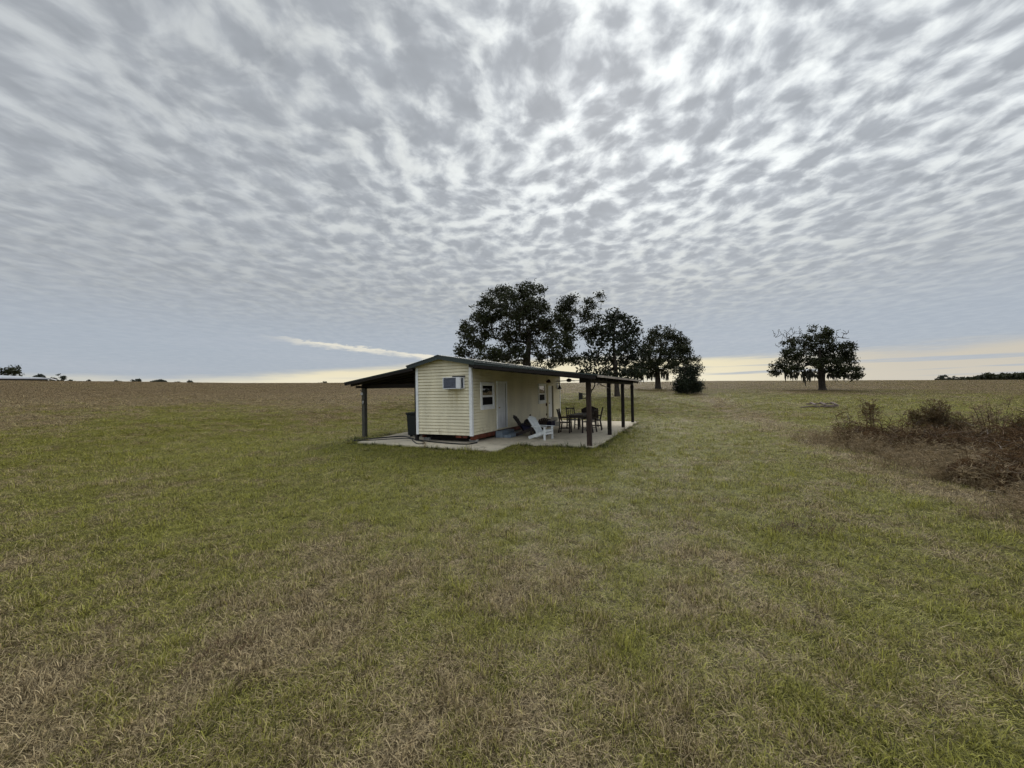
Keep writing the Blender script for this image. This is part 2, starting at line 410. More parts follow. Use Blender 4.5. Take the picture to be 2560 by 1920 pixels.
# ------------------------------------------------------------------ ground sheet
def build_ground():
    rs = np.concatenate([[0.0], np.geomspace(0.6, 34, 120), np.linspace(35, 120, 60), np.linspace(122, 260, 90), np.geomspace(270, 4000, 30)])
    na = 420
    th = np.linspace(0, 2*np.pi, na, endpoint=False)
    rr, tt = np.meshgrid(rs[1:], th, indexing='ij')
    x = rr*np.sin(tt); y = rr*np.cos(tt)
    z = ground_z(x, y)
    v = np.concatenate([[[0, 0, gz(0, 0)]], np.stack([x.ravel(), y.ravel(), z.ravel()], 1)])
    nr = len(rs)-1; i = np.arange(nr-1)[:, None]; j = np.arange(na)[None, :]; j2 = (j+1) % na
    q = np.stack([1+i*na+j, 1+i*na+j2, 1+(i+1)*na+j2, 1+(i+1)*na+j], -1).reshape(-1, 4)
    cap = np.stack([np.zeros(na, int), 1+(np.arange(na)+1) % na, 1+np.arange(na), 1+np.arange(na)], 1)
    me_f = [tuple(int(a) for a in f) for f in q[:, ::-1]]
    tri = [(0, 1+j, 1+(j+1) % na)[::-1] for j in range(na)]
    me = bpy.data.meshes.new('ground'); me.from_pydata(v.tolist(), [], me_f+tri); me.materials.append(ground_mat())
    me.polygons.foreach_set('use_smooth', [True]*len(me.polygons))
    o = bpy.data.objects.new('ground', me); COL.objects.link(o)
    o['kind'] = 'structure'
    if me.polygons[0].normal.z < 0: me.flip_normals()
build_ground()

# patio slab
SLAB = [(-4.45, -0.95), (-2.0, -1.15), (0.46, -1.34), (1.64, -1.26), (1.42, 0.30), (4.30, 0.42), (4.30, 10.95), (-4.6, 10.95), (-5.05, 2.45)]
mb = MB()
def dense(poly, step=0.35):
    out = []
    for i, a in enumerate(poly):
        b = poly[(i+1) % len(poly)]; n = max(1, int(math.dist(a, b)/step))
        for k in range(n):
            t = k/n; out.append((a[0]+(b[0]-a[0])*t+random.uniform(-.025, .025), a[1]+(b[1]-a[1])*t+random.uniform(-.025, .025)))
    return out
mb.prism(dense(SLAB), -0.14, 0.0, 'z')
slab = mb.build('patio_pavement', M_CONC, None, uv(0, 0), -TH); slab['kind'] = 'structure'

# ------------------------------------------------------------------ cabin
cabin = thing('cabin', uv(0, 0), 'long cream-sided cabin with green metal roof and open porch on the concrete slab', 'cabin', -TH)
W, L = 2.41, 10.2
ZB, ZT, ZR, UR = 0.27, 2.80, 3.10, -1.25

def siding_course(b, p0, p1, z0, z1, nrm, out=0.014):
    """one lapped board: p0,p1 functions of z giving ends"""
    n = Vector(nrm)
    zg = max(z1-0.027, z0+0.002); gi = -0.035
    a0 = Vector(p0(z0)); a1 = Vector(p1(z0)); c0 = Vector(p0(zg)); c1 = Vector(p1(zg)); e0 = Vector(p0(z1)); e1 = Vector(p1(z1))
    b.add([a0+n*gi, a1+n*gi, a0+n*out, a1+n*out, c0, c1, c0+n*gi, c1+n*gi, e0+n*gi, e1+n*gi], [(0, 1, 3, 2), (2, 3, 5, 4), (4, 5, 7, 6), (6, 7, 9, 8)])

def top_z(u): return ZR-(u-UR)*0.19 if u > UR else ZR-(UR-u)*0.226
b = MB(); z = ZB; ex = 0.115
while z < ZR-0.01:
    z1 = min(z+ex, ZR-0.002)
    def lo(zz): return max(-W, UR-(ZR-zz)/0.226)
    def hi(zz): return min(0.0, UR+(ZR-zz)/0.19)
    siding_course(b, lambda q: (lo(q), 0, q), lambda q: (hi(q), 0, q), z, z1, (0, -1, 0)); z = z1
b.build('gable_siding', M_SIDING, cabin)
def side_wall(u, nx):
    b = MB(); z = ZB
    while z < ZT-0.01:
        z1 = min(z+ex, ZT)
        siding_course(b, lambda q: (u, 0, q), lambda q: (u, L, q), z, z1, (nx, 0, 0)); z = z1
    return b
side_wall(0, 1).build('porch_side_siding', M_SIDING, cabin)
side_wall(-W, -1).build('carport_side_siding', M_SIDING, cabin)
b = MB(); b.prism([(-W, ZB), (0, ZB), (0, ZT), (UR, ZR), (-W, ZT)], L-0.02, L); b.build('back_wall', M_SIDING, cabin)
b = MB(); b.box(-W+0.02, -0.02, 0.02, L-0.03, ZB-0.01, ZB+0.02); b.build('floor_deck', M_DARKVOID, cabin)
for nm_, u0, s in (('corner_trim', 0, 1), ('corner_trim', -W, -1)):
    b = MB()
    ua, ub = (u0-0.085, u0+0.026) if s > 0 else (u0-0.026, u0+0.085)
    b.prism([(ua, -0.026), (ub, -0.026), (ub, 0.085), (ub-0.012*s if s > 0 else ub, 0.085), (ub-0.012 if s > 0 else ub, -0.014), (ua, -0.014)] if s > 0 else
            [(ua, -0.026), (ub, -0.026), (ub, -0.014), (ua+0.012, -0.014), (ua+0.012, 0.085), (ua, 0.085)], ZB-0.02, ZT+0.0, 'z')
    b.build(nm_, M_TRIM, cabin)
b = MB(); b.box(0.0, 0.026, L-0.085, L+0.012, ZB-0.02, ZT-0.02); b.build('corner_trim', M_TRIM, cabin)
# rake frieze under the roof along the gable
b = MB()
for (ua, ub) in ((-W+0.0, UR), (UR, 0.0)):
    b.prism([(ua, top_z(ua)-0.075), (ub, top_z(ub)-0.075), (ub, top_z(ub)), (ua, top_z(ua))], -0.03, -0.016)
b.build('frieze_board', mat('cream_frieze', (0.60, 0.54, 0.36), 0.55, 0.1), cabin)

# underframe
b = MB(); b.box(-0.10, 0.004, 0.05, L, 0.10, ZB-0.012); b.build('skid_beam', M_SKID, cabin)
b = MB(); b.box(-W, -W+0.10, 0.30, L, 0.10, ZB-0.012); b.build('skid_beam', M_SKID, cabin)
for u0, w in ((-0.70, 0.22), (-0.40, 0.17)):
    b = MB(); b.box(u0, u0+w, 0.02, 0.10, 0.17, ZB-0.014); b.build('sill_blocking', M_SKID, cabin)
for u0, v0 in ((-0.30, 0.30), (-0.30, 3.2), (-0.30, 6.0), (-0.30, 9.6), (-2.38, 0.35), (-2.38, 4.8), (-2.38, 9.6)):
    b = MB(); b.box(u0, u0+0.28, v0, v0+0.2, 0.0, 0.099); b.build('pier_block', M_BLOCK, cabin, bevel=0.008)
b = MB(); b.box(-W+0.12, -0.12, 0.45, 0.5, 0.0, ZB-0.02); b.box(-0.35, -0.31, 0.5, L, 0.0, ZB-0.02); b.build('crawlspace_shade_board', M_DARKVOID, cabin)  # added dark sheets painting the black void under the cabin floor

# windows
def window(v0, v1, z0, z1):
    fr = MB(); t = 0.10; x0, x1 = 0.0, 0.045
    fr.box(x0, x1, v0, v0+t, z0, z1); fr.box(x0, x1, v1-t, v1, z0, z1)
    fr.box(x0, x1, v0+t, v1-t, z1-t, z1); fr.box(x0, x1+0.025, v0+t, v1-t, z0, z0+t+0.03)
    o = fr.build('window', M_TRIM, cabin, bevel=0.004)
    tag(o)
    s = MB(); zm = (z0+z1)/2+0.0; a, c = v0+t+0.001, v1-t-0.001; g = 0.045
    zl, zh = z0+t+0.031, z1-t-0.001
    for lo_, hi_, xx in ((zm-0.02, zh, 0.030), (zl, zm-0.021, 0.022)):
        s.box(0.008, xx, a, a+g, lo_, hi_); s.box(0.008, xx, c-g, c, lo_, hi_); s.box(0.008, xx, a+g, c-g, lo_, lo_+g); s.box(0.008, xx, a+g, c-g, hi_-g*0.6, hi_)
    s.build('sash', M_PLASTICW, o)
    p = MB(); zp0, zp1 = zm-0.02+g, zh-g*0.6; ti = 0.009*(zp1-zp0); p.prism([(0.004, zp0), (0.018, zp0), (0.018-ti, zp1), (0.004, zp1)], a+g, c-g); p.build('upper_pane', M_GLASS, o)
    p = MB(); p.box(0.010, 0.0165, a+g, c-g, zl+g, zm-0.021-g*0.6); p.build('lower_pane', M_SCREEN, o)
window(0.63, 1.73, 1.15, 2.18)
window(6.6, 7.64, 1.15, 2.18)

# doors
def door(v0, v1, z0, z1, dark=False):
    fr = MB(); t = 0.085
    fr.box(0, 0.05, v0, v0+t, z0, z1); fr.box(0, 0.05, v1-t, v1, z0, z1); fr.box(0, 0.05, v0+t, v1-t, z1-t, z1)
    o = fr.build('door', M_TRIM if not dark else M_SIDING, cabin, bevel=0.004)
    p = MB(); va, vb = v0+t+0.004, v1-t-(0.055 if not dark else 0.22)
    p.box(0.012, 0.024, va, vb, z0, z1-t-0.002)
    w = vb-va; h = z1-t-z0
    for i in range(2):
        for zz0, zz1 in ((0.08, 0.36), (0.42, 0.74), (0.79, 0.93)):
            y0 = va+w*(0.13+0.40*i); y1 = y0+w*0.32
            p.box(0.0242, 0.030, y0, y1, z0+h*zz0, z0+h*zz1)
    p.build('door_panel', M_DOOR, o, bevel=0.003)
    k = MB(); k.box(0.012, 0.020, vb+0.002, v1-t-0.001, z0, z1-t-0.002); k.build('jamb_edge_gap_shade', M_DARKJAMB, o)  # near door: gap shade painted as a strip; far door: dark storm-door edge
    kn = MB(); kn.tube([(0.03, va+0.07, z0+h*0.46), (0.085, va+0.07, z0+h*0.46)], [0.012, 0.03], 10); kn.build('knob', M_BRASS, o, smooth=True)
door(1.93, 2.88, 0.33, 2.24)
door(7.95, 8.95, 0.33, 2.17, True)
# porch light over the far door
b = MB(); b.box(0.0, 0.05, 7.86, 7.98, 2.24, 2.34); b.lathe([(0.03, 0), (0.10, 0.02), (0.11, 0.05), (0.06, 0.17), (0.02, 0.19)], 14, (0.13, 7.92, 2.22)); b.bar((0.04, 7.92, 2.36), (0.14, 7.92, 2.41), 0.03, 0.03)
b.build('porch_light', M_RUST, cabin)

# roofs (x = u, z) cross-sections along v
V0, V1 = -0.25, L+0.28
def roof_slab(pa, pb, v0, v1, th, name, m, parent, rib=True, dirn=1):
    b = MB(); (xa, za), (xb, zb) = pa, pb
    b.prism([(xa, za-th), (xb, zb-th), (xb, zb), (xa, za)], v0, v1)
    if rib:
        sl = (zb-za)/(xb-xa); n = Vector((-sl, 0, 1)).normalized()
        if n.z < 0: n = -n
        k = int((v1-v0)/0.3)
        for i in range(k+1):
            y = v0+0.012+(v1-v0-0.024)*i/k
            p = Vector((xa, y, za))+n*0.008; q = Vector((xb, y, zb))+n*0.008
            b.bar(p, q, 0.03, 0.022)
    return b.build(name, m, parent)
mr = roof_slab((UR, 3.17), (0.28, 2.885), V0, V1, 0.03, 'main_roof', M_ROOF, cabin)
rl = roof_slab((UR, 3.17), (-2.71, 2.845), V0, V1, 0.03, 'main_roof', M_ROOF, cabin)
b = MB(); b.prism([(UR-0.16, 3.142), (UR, 3.18), (UR+0.16, 3.147), (UR+0.16, 3.165), (UR, 3.205), (UR-0.16, 3.162)], V0-0.012, V1+0.012); b.build('ridge_cap', M_ROOF, mr)
b = MB()
for (xa, za, xb, zb) in ((UR, 3.139, 0.26, 2.858), (-2.69, 2.818, UR, 3.139)):
    b.prism([(xa, za-0.10), (xb, zb-0.10), (xb, zb), (xa, za)], V0+0.012, V0+0.045)
b.build('rake_board', M_ROOF, mr)
pr = roof_slab((0.03, 2.835), (4.55, 2.285), V0+0.02, V1, 0.022, 'porch_roof', M_ROOF, cabin)
ll = roof_slab((-2.44, 2.79), (-5.96, 2.285), V0+0.02, V1, 0.022, 'lean_to_roof', M_ROOF, cabin)
b = MB()
b.prism([(0.03, 2.70), (4.50, 2.155), (4.50, 2.265), (0.03, 2.811)], V0+0.035, V0+0.075); b.build('rake_board', M_WOODDK, pr)
b = MB(); b.prism([(-5.93, 2.17), (-2.44, 2.67), (-2.44, 2.766), (-5.93, 2.265)], V0+0.035, V0+0.075); b.build('rake_board', M_WOODDK, ll)
# pale drip edge along the porch eave
b = MB(); b.box(4.552, 4.562, V0+0.02, V1, 2.215, 2.287); b.build('eave_trim', M_ROOFEDGE, pr)
# rafters and purlins beneath
def under(name, pa, pb, parent, drop):
    (xa, za), (xb, zb) = pa, pb; b = MB(); n = 18
    for i in range(n):
        y = 0.05+(L+0.1)*i/(n-1)
        b.bar((xa, y, za-drop-0.065), (xb, y, zb-drop-0.065), 0.045, 0.13)
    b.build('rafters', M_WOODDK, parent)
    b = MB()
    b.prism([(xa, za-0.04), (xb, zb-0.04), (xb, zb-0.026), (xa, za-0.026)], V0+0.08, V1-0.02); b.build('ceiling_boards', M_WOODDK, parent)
under('porch', (0.06, 2.831), (4.42, 2.301), pr, 0.042)
under('leanto', (-2.47, 2.786), (-5.85, 2.301), ll, 0.042)
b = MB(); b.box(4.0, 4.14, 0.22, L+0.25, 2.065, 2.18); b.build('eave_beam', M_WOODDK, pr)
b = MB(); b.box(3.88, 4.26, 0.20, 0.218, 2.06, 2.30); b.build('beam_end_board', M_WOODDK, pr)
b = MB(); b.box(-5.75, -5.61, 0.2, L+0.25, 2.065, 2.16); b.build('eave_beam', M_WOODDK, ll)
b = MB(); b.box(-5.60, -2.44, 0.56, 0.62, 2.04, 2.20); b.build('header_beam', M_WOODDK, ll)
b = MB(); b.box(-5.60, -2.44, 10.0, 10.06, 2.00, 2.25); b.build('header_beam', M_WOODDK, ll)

def post(u, v, w, m, h=2.064, z0=-0.02):
    b = MB(); n = 7
    for i in range(n):
        pass
    b.box(u-w/2, u+w/2, v-w/2, v+w/2, z0, h)
    return b.build('porch_post', m, cabin, bevel=0.012)
POSTS = [(4.07, 0.62), (4.07, 3.97), (4.07, 7.28), (4.07, 10.41)]
post(*POSTS[0], 0.15, M_POST)
for p in POSTS[1:]: post(*p, 0.145, M_WOODDK)
post(-5.68, 0.62, 0.165, M_POSTGREY, 2.064, -0.1); post(-5.68, 5.5, 0.15, M_WOODDK, 2.064, -0.1); post(-5.68, 10.3, 0.15, M_WOODDK, 2.064, -0.1)
b = MB(); b.box(-2.57, -2.45, 0.06, 0.16, -0.02, 2.62); b.build('porch_post', M_WOODDK, cabin, bevel=0.01)
# crooked natural brace and post collar
b = MB(); b.tube([(4.10, 0.70, 1.78), (4.16, 0.9, 1.86), (4.17, 1.10, 1.97), (4.14, 1.22, 2.07)], [0.026, 0.022, 0.02, 0.018], 7); b.tube([(4.08, 0.69, 1.80), (4.12, 0.8, 1.76)], 0.03, 7)
b.build('knee_brace', M_WOODDK, cabin, smooth=True)
b = MB(); b.box(4.07-0.085, 4.07+0.085, 10.41-0.085, 10.41+0.085, 1.86, 1.98); b.build('post_collar', M_WOODDK, cabin)

# ------------------------------------------------------------------ things round the cabin
ROT = -TH
# air conditioner through the gable
ac = thing('air_conditioner', uv(-0.63, 0, 1.95), 'white window air conditioner sticking out of the cream gable wall', 'air conditioner', ROT)
b = MB(); w, d, h = 0.72, 0.34, 0.41
b.box(-w/2, w/2, -d, -0.01, 0, 0.022); b.box(-w/2, w/2, -d, -0.01, h-0.022, h)
b.box(-w/2, -w/2+0.03, -d, -0.01, 0.0221, h-0.0221); b.box(w/2-0.03, w/2, -d, -0.24, 0.0221, h-0.0221); b.box(w/2-0.03, w/2, -0.09, -0.01, 0.0221, h-0.0221)
b.box(w/2-0.165, w/2-0.031, -d, -d+0.02, 0.0221, h-0.0221)
b.box(-w/2+0.031, w/2-0.031, -0.03, -0.011, 0.0221, h-0.0221)
b.build('casing', M_PLASTICW, ac, bevel=0.005)
b = MB()
for i in range(19):
    x = -w/2+0.04+i*(w-0.21)/18; b.box(x-0.004, x+0.004, -d+0.004, -d+0.014, 0.03, h-0.03)
for i in range(12):
    zz = 0.035+i*(h-0.07)/11; b.box(-w/2+0.034, w/2-0.168, -d-0.002, -d+0.0035, zz-0.004, zz+0.004)
b.build('condenser_grille', mat('grille_grey_wire', (0.20, 0.22, 0.28), 0.5, 0.2), ac)
b = MB(); b.box(-w/2+0.031, w/2-0.166, -d+0.04, -d+0.06, 0.0222, h-0.0222); b.build('condenser_coil', M_FIN, ac)
b = MB()
b.box(w/2-0.06, w/2-0.04, -0.24, -0.09, 0.0222, h-0.0222)
for i in range(9):
    zz = 0.05+i*(h-0.1)/8; b.box(w/2-0.035, w/2-0.008, -0.239, -0.091, zz-0.003, zz+0.009)
b.build('side_louvre', M_FIN, ac)
b = MB(); b.box(-0.14, w/2+0.03, -0.05, -0.016, h+0.01, h+0.055); b.build('top_bracket', M_BLACKPL, ac)
for xs in (-0.25, 0.25):
    b = MB(); b.bar((xs, -0.02, -0.02), (xs, -d+0.03, -0.012), 0.03, 0.02); b.build('support_arm', M_GALV, ac)

# wheeled bin
tb = thing('trash_bin', uv(-3.47, 1.36, 0), 'dark wheeled trash bin with closed lid beside the cream gable wall', 'trash bin', ROT+0.12)
b = MB(); b.prism([(-0.27, 0.06), (0.27, 0.06), (0.33, 0.90), (-0.33, 0.90)], -0.30, 0.30); b.box(-0.345, 0.345, -0.335, 0.335, 0.90, 0.94)
bo = b.build('body', M_BIN, tb, bevel=0.02)
b = MB(); b.prism([(-0.36, 0.941), (0.36, 0.941), (0.34, 0.985), (0.2, 1.02), (-0.2, 1.02), (-0.34, 0.985)], -0.36, 0.34); b.bar((-0.25, 0.36, 0.95), (0.25, 0.36, 0.95), 0.04, 0.04); b.build('lid', M_BIN, tb, bevel=0.012)
for s in (-1, 1):
    b = MB(); b.tube([(s*0.29, 0.24, 0.10), (s*0.345, 0.24, 0.10)], 0.10, 16); b.build('wheel', M_BLACKPL, tb)
for xs in (-0.2, 0.13):
    b = MB(); b.box(xs, xs+0.07, -0.27, -0.15, 0, 0.061); b.build('foot', M_BIN, tb)

# hose on the slab
def hose_pts(pts, n=70):
    out = []; P = [Vector(p) for p in pts]
    for i in range(len(P)-1):
        p0 = P[max(i-1, 0)]; p1 = P[i]; p2 = P[i+1]; p3 = P[min(i+2, len(P)-1)]
        for k in range(10):
            t = k/10; out.append(0.5*((2*p1)+(p2-p0)*t+(2*p0-5*p1+4*p2-p3)*t*t+(3*p1-p0-3*p2+p3)*t**3))
    out.append(P[-1]); return out
hz = 0.016
b = MB(); pl = [(-5.15, -0.75, -0.02), (-4.4, -0.62, hz), (-3.7, 0.15, hz), (-3.1, 0.42, hz), (-2.55, -0.10, hz), (-2.0, -0.62, hz), (-1.72, -0.80, hz), (-1.62, -0.60, hz), (-2.0, -0.22, hz), (-2.5, 0.02, hz)]
b.tube(hose_pts([uv(*p) for p in pl]), 0.016, 7); h1 = b.build('garden_hose', M_BLACKPL, smooth=True)
tag(h1, 'thin black hose looping across the pale slab in front of the gable', 'hose')
b = MB(); pl = [(-5.1, -0.55, -0.01), (-4.5, 0.05, 0.024), (-4.0, 0.85, 0.024), (-3.55, 0.80, 0.024), (-2.9, 0.35, 0.024), (-2.1, -0.05, 0.024), (-1.2, -0.30, 0.024), (-0.5, -0.42, 0.024), (0.05, -0.38, 0.024), (0.14, 0.1, 0.024)]
b.tube(hose_pts([uv(*p) for p in pl]), 0.024, 8); h2 = b.build('drain_pipe', M_BLACKPL, smooth=True)
tag(h2, 'thick black corrugated pipe lying along the foot of the gable wall', 'pipe')

# steps at the near door
st = thing('door_steps', uv(0.03, 2.40, 0), 'two blue-grey painted steps below the near white door', 'steps', ROT)
b = MB(); b.box(0.0, 0.30, -0.62, 0.50, 0.0, 0.25); b.build('upper_step', M_STEP, st, bevel=0.012)
b = MB(); b.box(0.305, 0.62, -0.56, 0.62, 0.0, 0.125); b.build('lower_step', M_STEP, st, bevel=0.012)

# adirondack chairs: faces +x
def adirondack(name, loc, rot, label, m, group):
    t = thing(name, loc, label, 'chair', rot, group)
    for s in (-1, 1):
        b = MB(); b.bar((0.30, s*0.29, 0.0), (0.30, s*0.29, 0.545), 0.09, 0.035, (0, 1, 0)); b.build('front_leg', m, t, bevel=0.004)
        b = MB(); b.bar((0.33, s*0.245, 0.35), (-0.58, s*0.245, 0.045), 0.03, 0.13, (0, 0, 1)); b.build('rear_leg', m, t, bevel=0.004)
        b = MB(); b.bar((0.40, s*0.315, 0.565), (-0.36, s*0.30, 0.565), 0.13, 0.024, (0, 0, 1), 0.07); b.build('armrest', m, t, bevel=0.004)
    b = MB()
    for i in range(6):
        f = i/5; x = 0.335-f*0.47; zc = 0.425-f*0.155
        b.bar((x, -0.27, zc), (x, 0.27, zc), 0.085, 0.022, (0.31, 0, 1))
    b.build('seat', m, t, bevel=0.003)
    b = MB(); hs = [0.80, 0.86, 0.89, 0.86, 0.80]
    for i in range(5):
        y = (i-2)*0.108
        p0 = Vector((-0.13, y*0.86, 0.26)); dr = Vector((-0.58, 0, 0.815)).normalized(); p1 = p0+dr*hs[i]+Vector((0, y*0.25, 0))
        b.bar(p0, p1, 0.098, 0.02, (0.86, 0, 0.5))
    b.bar((-0.345, -0.30, 0.543), (-0.345, 0.30, 0.543), 0.035, 0.05); b.bar((-0.46, -0.25, 0.78), (-0.46, 0.25, 0.78), 0.03, 0.05)
    b.build('backrest', m, t, bevel=0.003)
    b = MB(); b.box(0.318, 0.336, -0.272, 0.272, 0.23, 0.31); b.box(0.335, 0.352, -0.272, 0.272, 0.345, 0.42); b.build('front_apron', m, t, bevel=0.003)
    return t
wc = adirondack('adirondack_chair', uv(1.98, 1.86, 0), ROT-0.26, 'white slatted wooden chair with wide arms on the porch slab', M_WHITEWOOD, 'reclined porch chairs')
wc.scale = (0.87, 0.87, 0.87)
dc = adirondack('adirondack_chair', uv(1.02, 2.62, 0), ROT+0.12, 'dark brown reclined slatted chair just right of the grey steps', M_DARKCHAIR, 'reclined porch chairs')
dc.scale = (0.86, 0.86, 0.86)
d2 = adirondack('adirondack_chair', uv(1.30, 3.20, 0), ROT+math.pi-0.7, 'dark wooden chair facing the cabin wall, behind the white chair', M_DARKCHAIR, 'reclined porch chairs')
d2.scale = (0.78, 0.78, 0.74)
# navy cushion bundle and small stump table between them
cu = thing('seat_cushion', uv(1.06, 2.65, 0), 'dark navy cushion slumped in the reclined chair by the steps', 'cushion', ROT+0.12)
cu.scale = (0.86, 0.86, 0.86)
b = MB(); b.prism([(-0.16, 0.30), (0.0, 0.28), (0.26, 0.36), (0.36, 0.42), (0.34, 0.47), (0.1, 0.46), (-0.06, 0.50), (-0.24, 0.60), (-0.28, 0.54)], -0.26, 0.26); b.build('cushion_pad', M_NAVY, cu, bevel=0.03)
gr = thing('charcoal_grill', uv(0.70, 3.62, 0), 'small dark kettle grill on legs standing against the cream side wall', 'grill', ROT)
gr.scale = (0.8, 0.8, 0.8)
b = MB(); b.lathe([(0.05, 0.36), (0.2, 0.40), (0.27, 0.50), (0.28, 0.56), (0.27, 0.565)], 18); b.build('bowl', M_IRON, gr, smooth=True)
b = MB(); b.lathe([(0.282, 0.57), (0.25, 0.68), (0.15, 0.76), (0.03, 0.79)], 18); b.build('lid', M_IRON, gr, smooth=True)
for k in range(3):
    a = k*2.094; b = MB(); b.tube([(0.15*math.cos(a), 0.15*math.sin(a), 0.45), (0.26*math.cos(a), 0.26*math.sin(a), 0.0)], 0.012, 6); b.build('leg', M_IRON, gr)
b = MB(); b.tube([(0.27, 0, 0.6), (0.40, 0, 0.62)], 0.015, 6); b.build('handle', M_GALV, gr)
sk = thing('fire_poker', uv(1.00, 3.05, 0), 'upright brown stake with a knob standing behind the dark reclined chair', 'stake', ROT)
sk.scale = (0.8, 0.8, 0.82)
b = MB(); b.tube([(0, 0, 0), (0.01, 0, 0.55), (0.0, 0, 0.95)], [0.02, 0.02, 0.024], 8); b.build('shaft', M_RUST, sk)
b = MB(); b.lathe([(0.01, 0.95), (0.045, 0.97), (0.05, 1.0), (0.02, 1.04)], 10); b.build('knob', M_RUST, sk)

# dining set
def dining_chair(loc, rot, label):
    t = thing('dining_chair', loc, label, 'chair', rot, 'dark chairs round the porch table'); m = M_DARKWOOD
    for s in (-1, 1):
        b = MB(); b.bar((0.20, s*0.20, 0.0), (0.20, s*0.20, 0.45), 0.045, 0.045); b.build('leg', m, t)
        b = MB(); b.bar((-0.27, s*0.19, 0.0), (-0.20, s*0.19, 0.45), 0.045, 0.045); b.bar((-0.20, s*0.19, 0.45), (-0.33, s*0.19, 1.03), 0.045, 0.045); b.build('back_post', m, t)
        b = MB(); b.bar((-0.22, s*0.22, 0.66), (0.22, s*0.23, 0.66), 0.05, 0.03); b.bar((0.19, s*0.225, 0.45), (0.19, s*0.225, 0.65), 0.035, 0.035); b.build('armrest', m, t)
        b = MB(); b.bar((-0.23, s*0.19, 0.20), (0.19, s*0.20, 0.20), 0.025, 0.03); b.build('stretcher', m, t)
    b = MB(); b.box(-0.22, 0.24, -0.225, 0.225, 0.43, 0.465); b.build('seat', m, t, bevel=0.006)
    b = MB()
    pr_ = [(-0.19, 0.90), (-0.1, 0.935), (0.1, 0.935), (0.19, 0.90), (0.19, 0.955), (0.1, 0.99), (-0.1, 0.99), (-0.19, 0.955)]
    b.prism(pr_, -0.325, -0.295, 'x'); b.prism([(a, c-0.33) for a, c in pr_], -0.255, -0.228, 'x')
    for k in range(3): b.bar((-0.25, (k-1)*0.1, 0.62), (-0.31, (k-1)*0.1, 0.92), 0.03, 0.02)
    b.build('backrest', m, t)
    return t
TU, TV = 2.60, 5.00
tab = thing('dining_table', uv(TU, TV, 0), 'dark wooden dining table on the porch with chairs around it', 'table', ROT)
tab.scale = (0.74, 1.0, 1.0)
b = MB()
for i in range(6):
    x = -0.45+i*0.15; b.box(x+0.002, x+0.148, -0.82, 0.82, 0.735, 0.77)
b.build('table_top', M_TABLETOP, tab, bevel=0.004)
b = MB(); b.box(-0.38, 0.38, -0.74, -0.715, 0.63, 0.734); b.box(-0.38, 0.38, 0.715, 0.74, 0.63, 0.734); b.box(-0.38, -0.355, -0.714, 0.714, 0.63, 0.734); b.box(0.355, 0.38, -0.714, 0.714, 0.63, 0.734); b.build('apron', M_DARKWOOD, tab)
for sx in (-1, 1):
    for sy in (-1, 1):
        b = MB(); b.bar((sx*0.38, sy*0.74, 0), (sx*0.38, sy*0.74, 0.734), 0.075, 0.075); b.build('leg', M_DARKWOOD, tab)
dining_chair(uv(2.15, 4.25, 0), ROT+0.08, 'dark arm chair on the cabin side of the table, nearest the white chair')
dining_chair(uv(2.02, 5.75, 0), ROT-0.95, 'dark open-backed chair at the far left corner of the porch table')
dining_chair(uv(3.10, 5.75, 0), ROT+math.pi+0.15, 'dark chair on the lawn side of the table, facing the cabin')
dining_chair(uv(3.04, 4.75, 0), ROT+math.pi-0.2, 'dark chair hidden behind the near porch post, facing the cabin')
bn = thing('bench', uv(2.50, 6.95, 0), 'dark settee with a solid arched back beyond the porch table', 'bench', ROT)
b = MB(); pts = [(-0.62, 0.45), (0.62, 0.45), (0.62, 0.86), (0.45, 0.97), (0.2, 1.04), (-0.1, 1.05), (-0.4, 0.98), (-0.62, 0.90)]
bn.scale = (0.68, 0.9, 0.97); b.prism(pts, 0.20, 0.25); b.build('backrest', M_DARKWOOD, bn, bevel=0.008)
b = MB(); b.box(-0.62, 0.62, -0.25, 0.20, 0.41, 0.45); b.build('seat', M_DARKWOOD, bn)
for sx in (-0.58, 0.58):
    for sy in (-0.22, 0.2):
        b = MB(); b.bar((sx, sy, 0), (sx, sy, 0.41), 0.06, 0.06); b.build('leg', M_DARKWOOD, bn)

# concrete blocks stacked by the far door
def cinder(loc, rot, label):
    t = thing('cinder_block', loc, label, 'block', rot, 'cinder blocks by the far door')
    b = MB(); a, c, h = 0.20, 0.10, 0.19
    b.box(-a, a, -c, -c+0.03, 0, h); b.box(-a, a, c-0.03, c, 0, h)
    for x0 in (-a, -0.018, a-0.036): b.box(x0, x0+0.036, -c+0.0301, c-0.0301, 0, h)
    o = b.build('block_shell', mat('pale_block', (0.62, 0.60, 0.53), 0.95, 0.2, 10, 0.5, 70), t, bevel=0.004); return t
cinder(uv(0.30, 8.05, 0), ROT, 'pale cinder block, near lower one of the stack under the far door')
cinder(uv(0.30, 8.48, 0), ROT+math.pi/2, 'pale cinder block, far lower one of the stack under the far door')
cinder(uv(0.30, 8.25, 0.191), ROT+0.1, 'pale cinder block on top of the stack under the far door')
cinder(uv(0.62, 7.55, 0), ROT+0.5, 'pale cinder block lying loose in front of the far door stack')
cr = thing('storage_crate', uv(0.42, 7.05, 0), 'low dark crate on the slab between the far window and white chair', 'crate', ROT)
b = MB(); b.box(-0.2, 0.2, -0.3, 0.3, 0.0, 0.02); b.box(-0.2, 0.2, -0.3, -0.28, 0.0201, 0.26); b.box(-0.2, 0.2, 0.28, 0.3, 0.0201, 0.26); b.box(-0.2, -0.18, -0.279, 0.279, 0.0201, 0.26); b.box(0.18, 0.2, -0.279, 0.279, 0.0201, 0.26); b.build('crate_body', M_NAVY, cr)
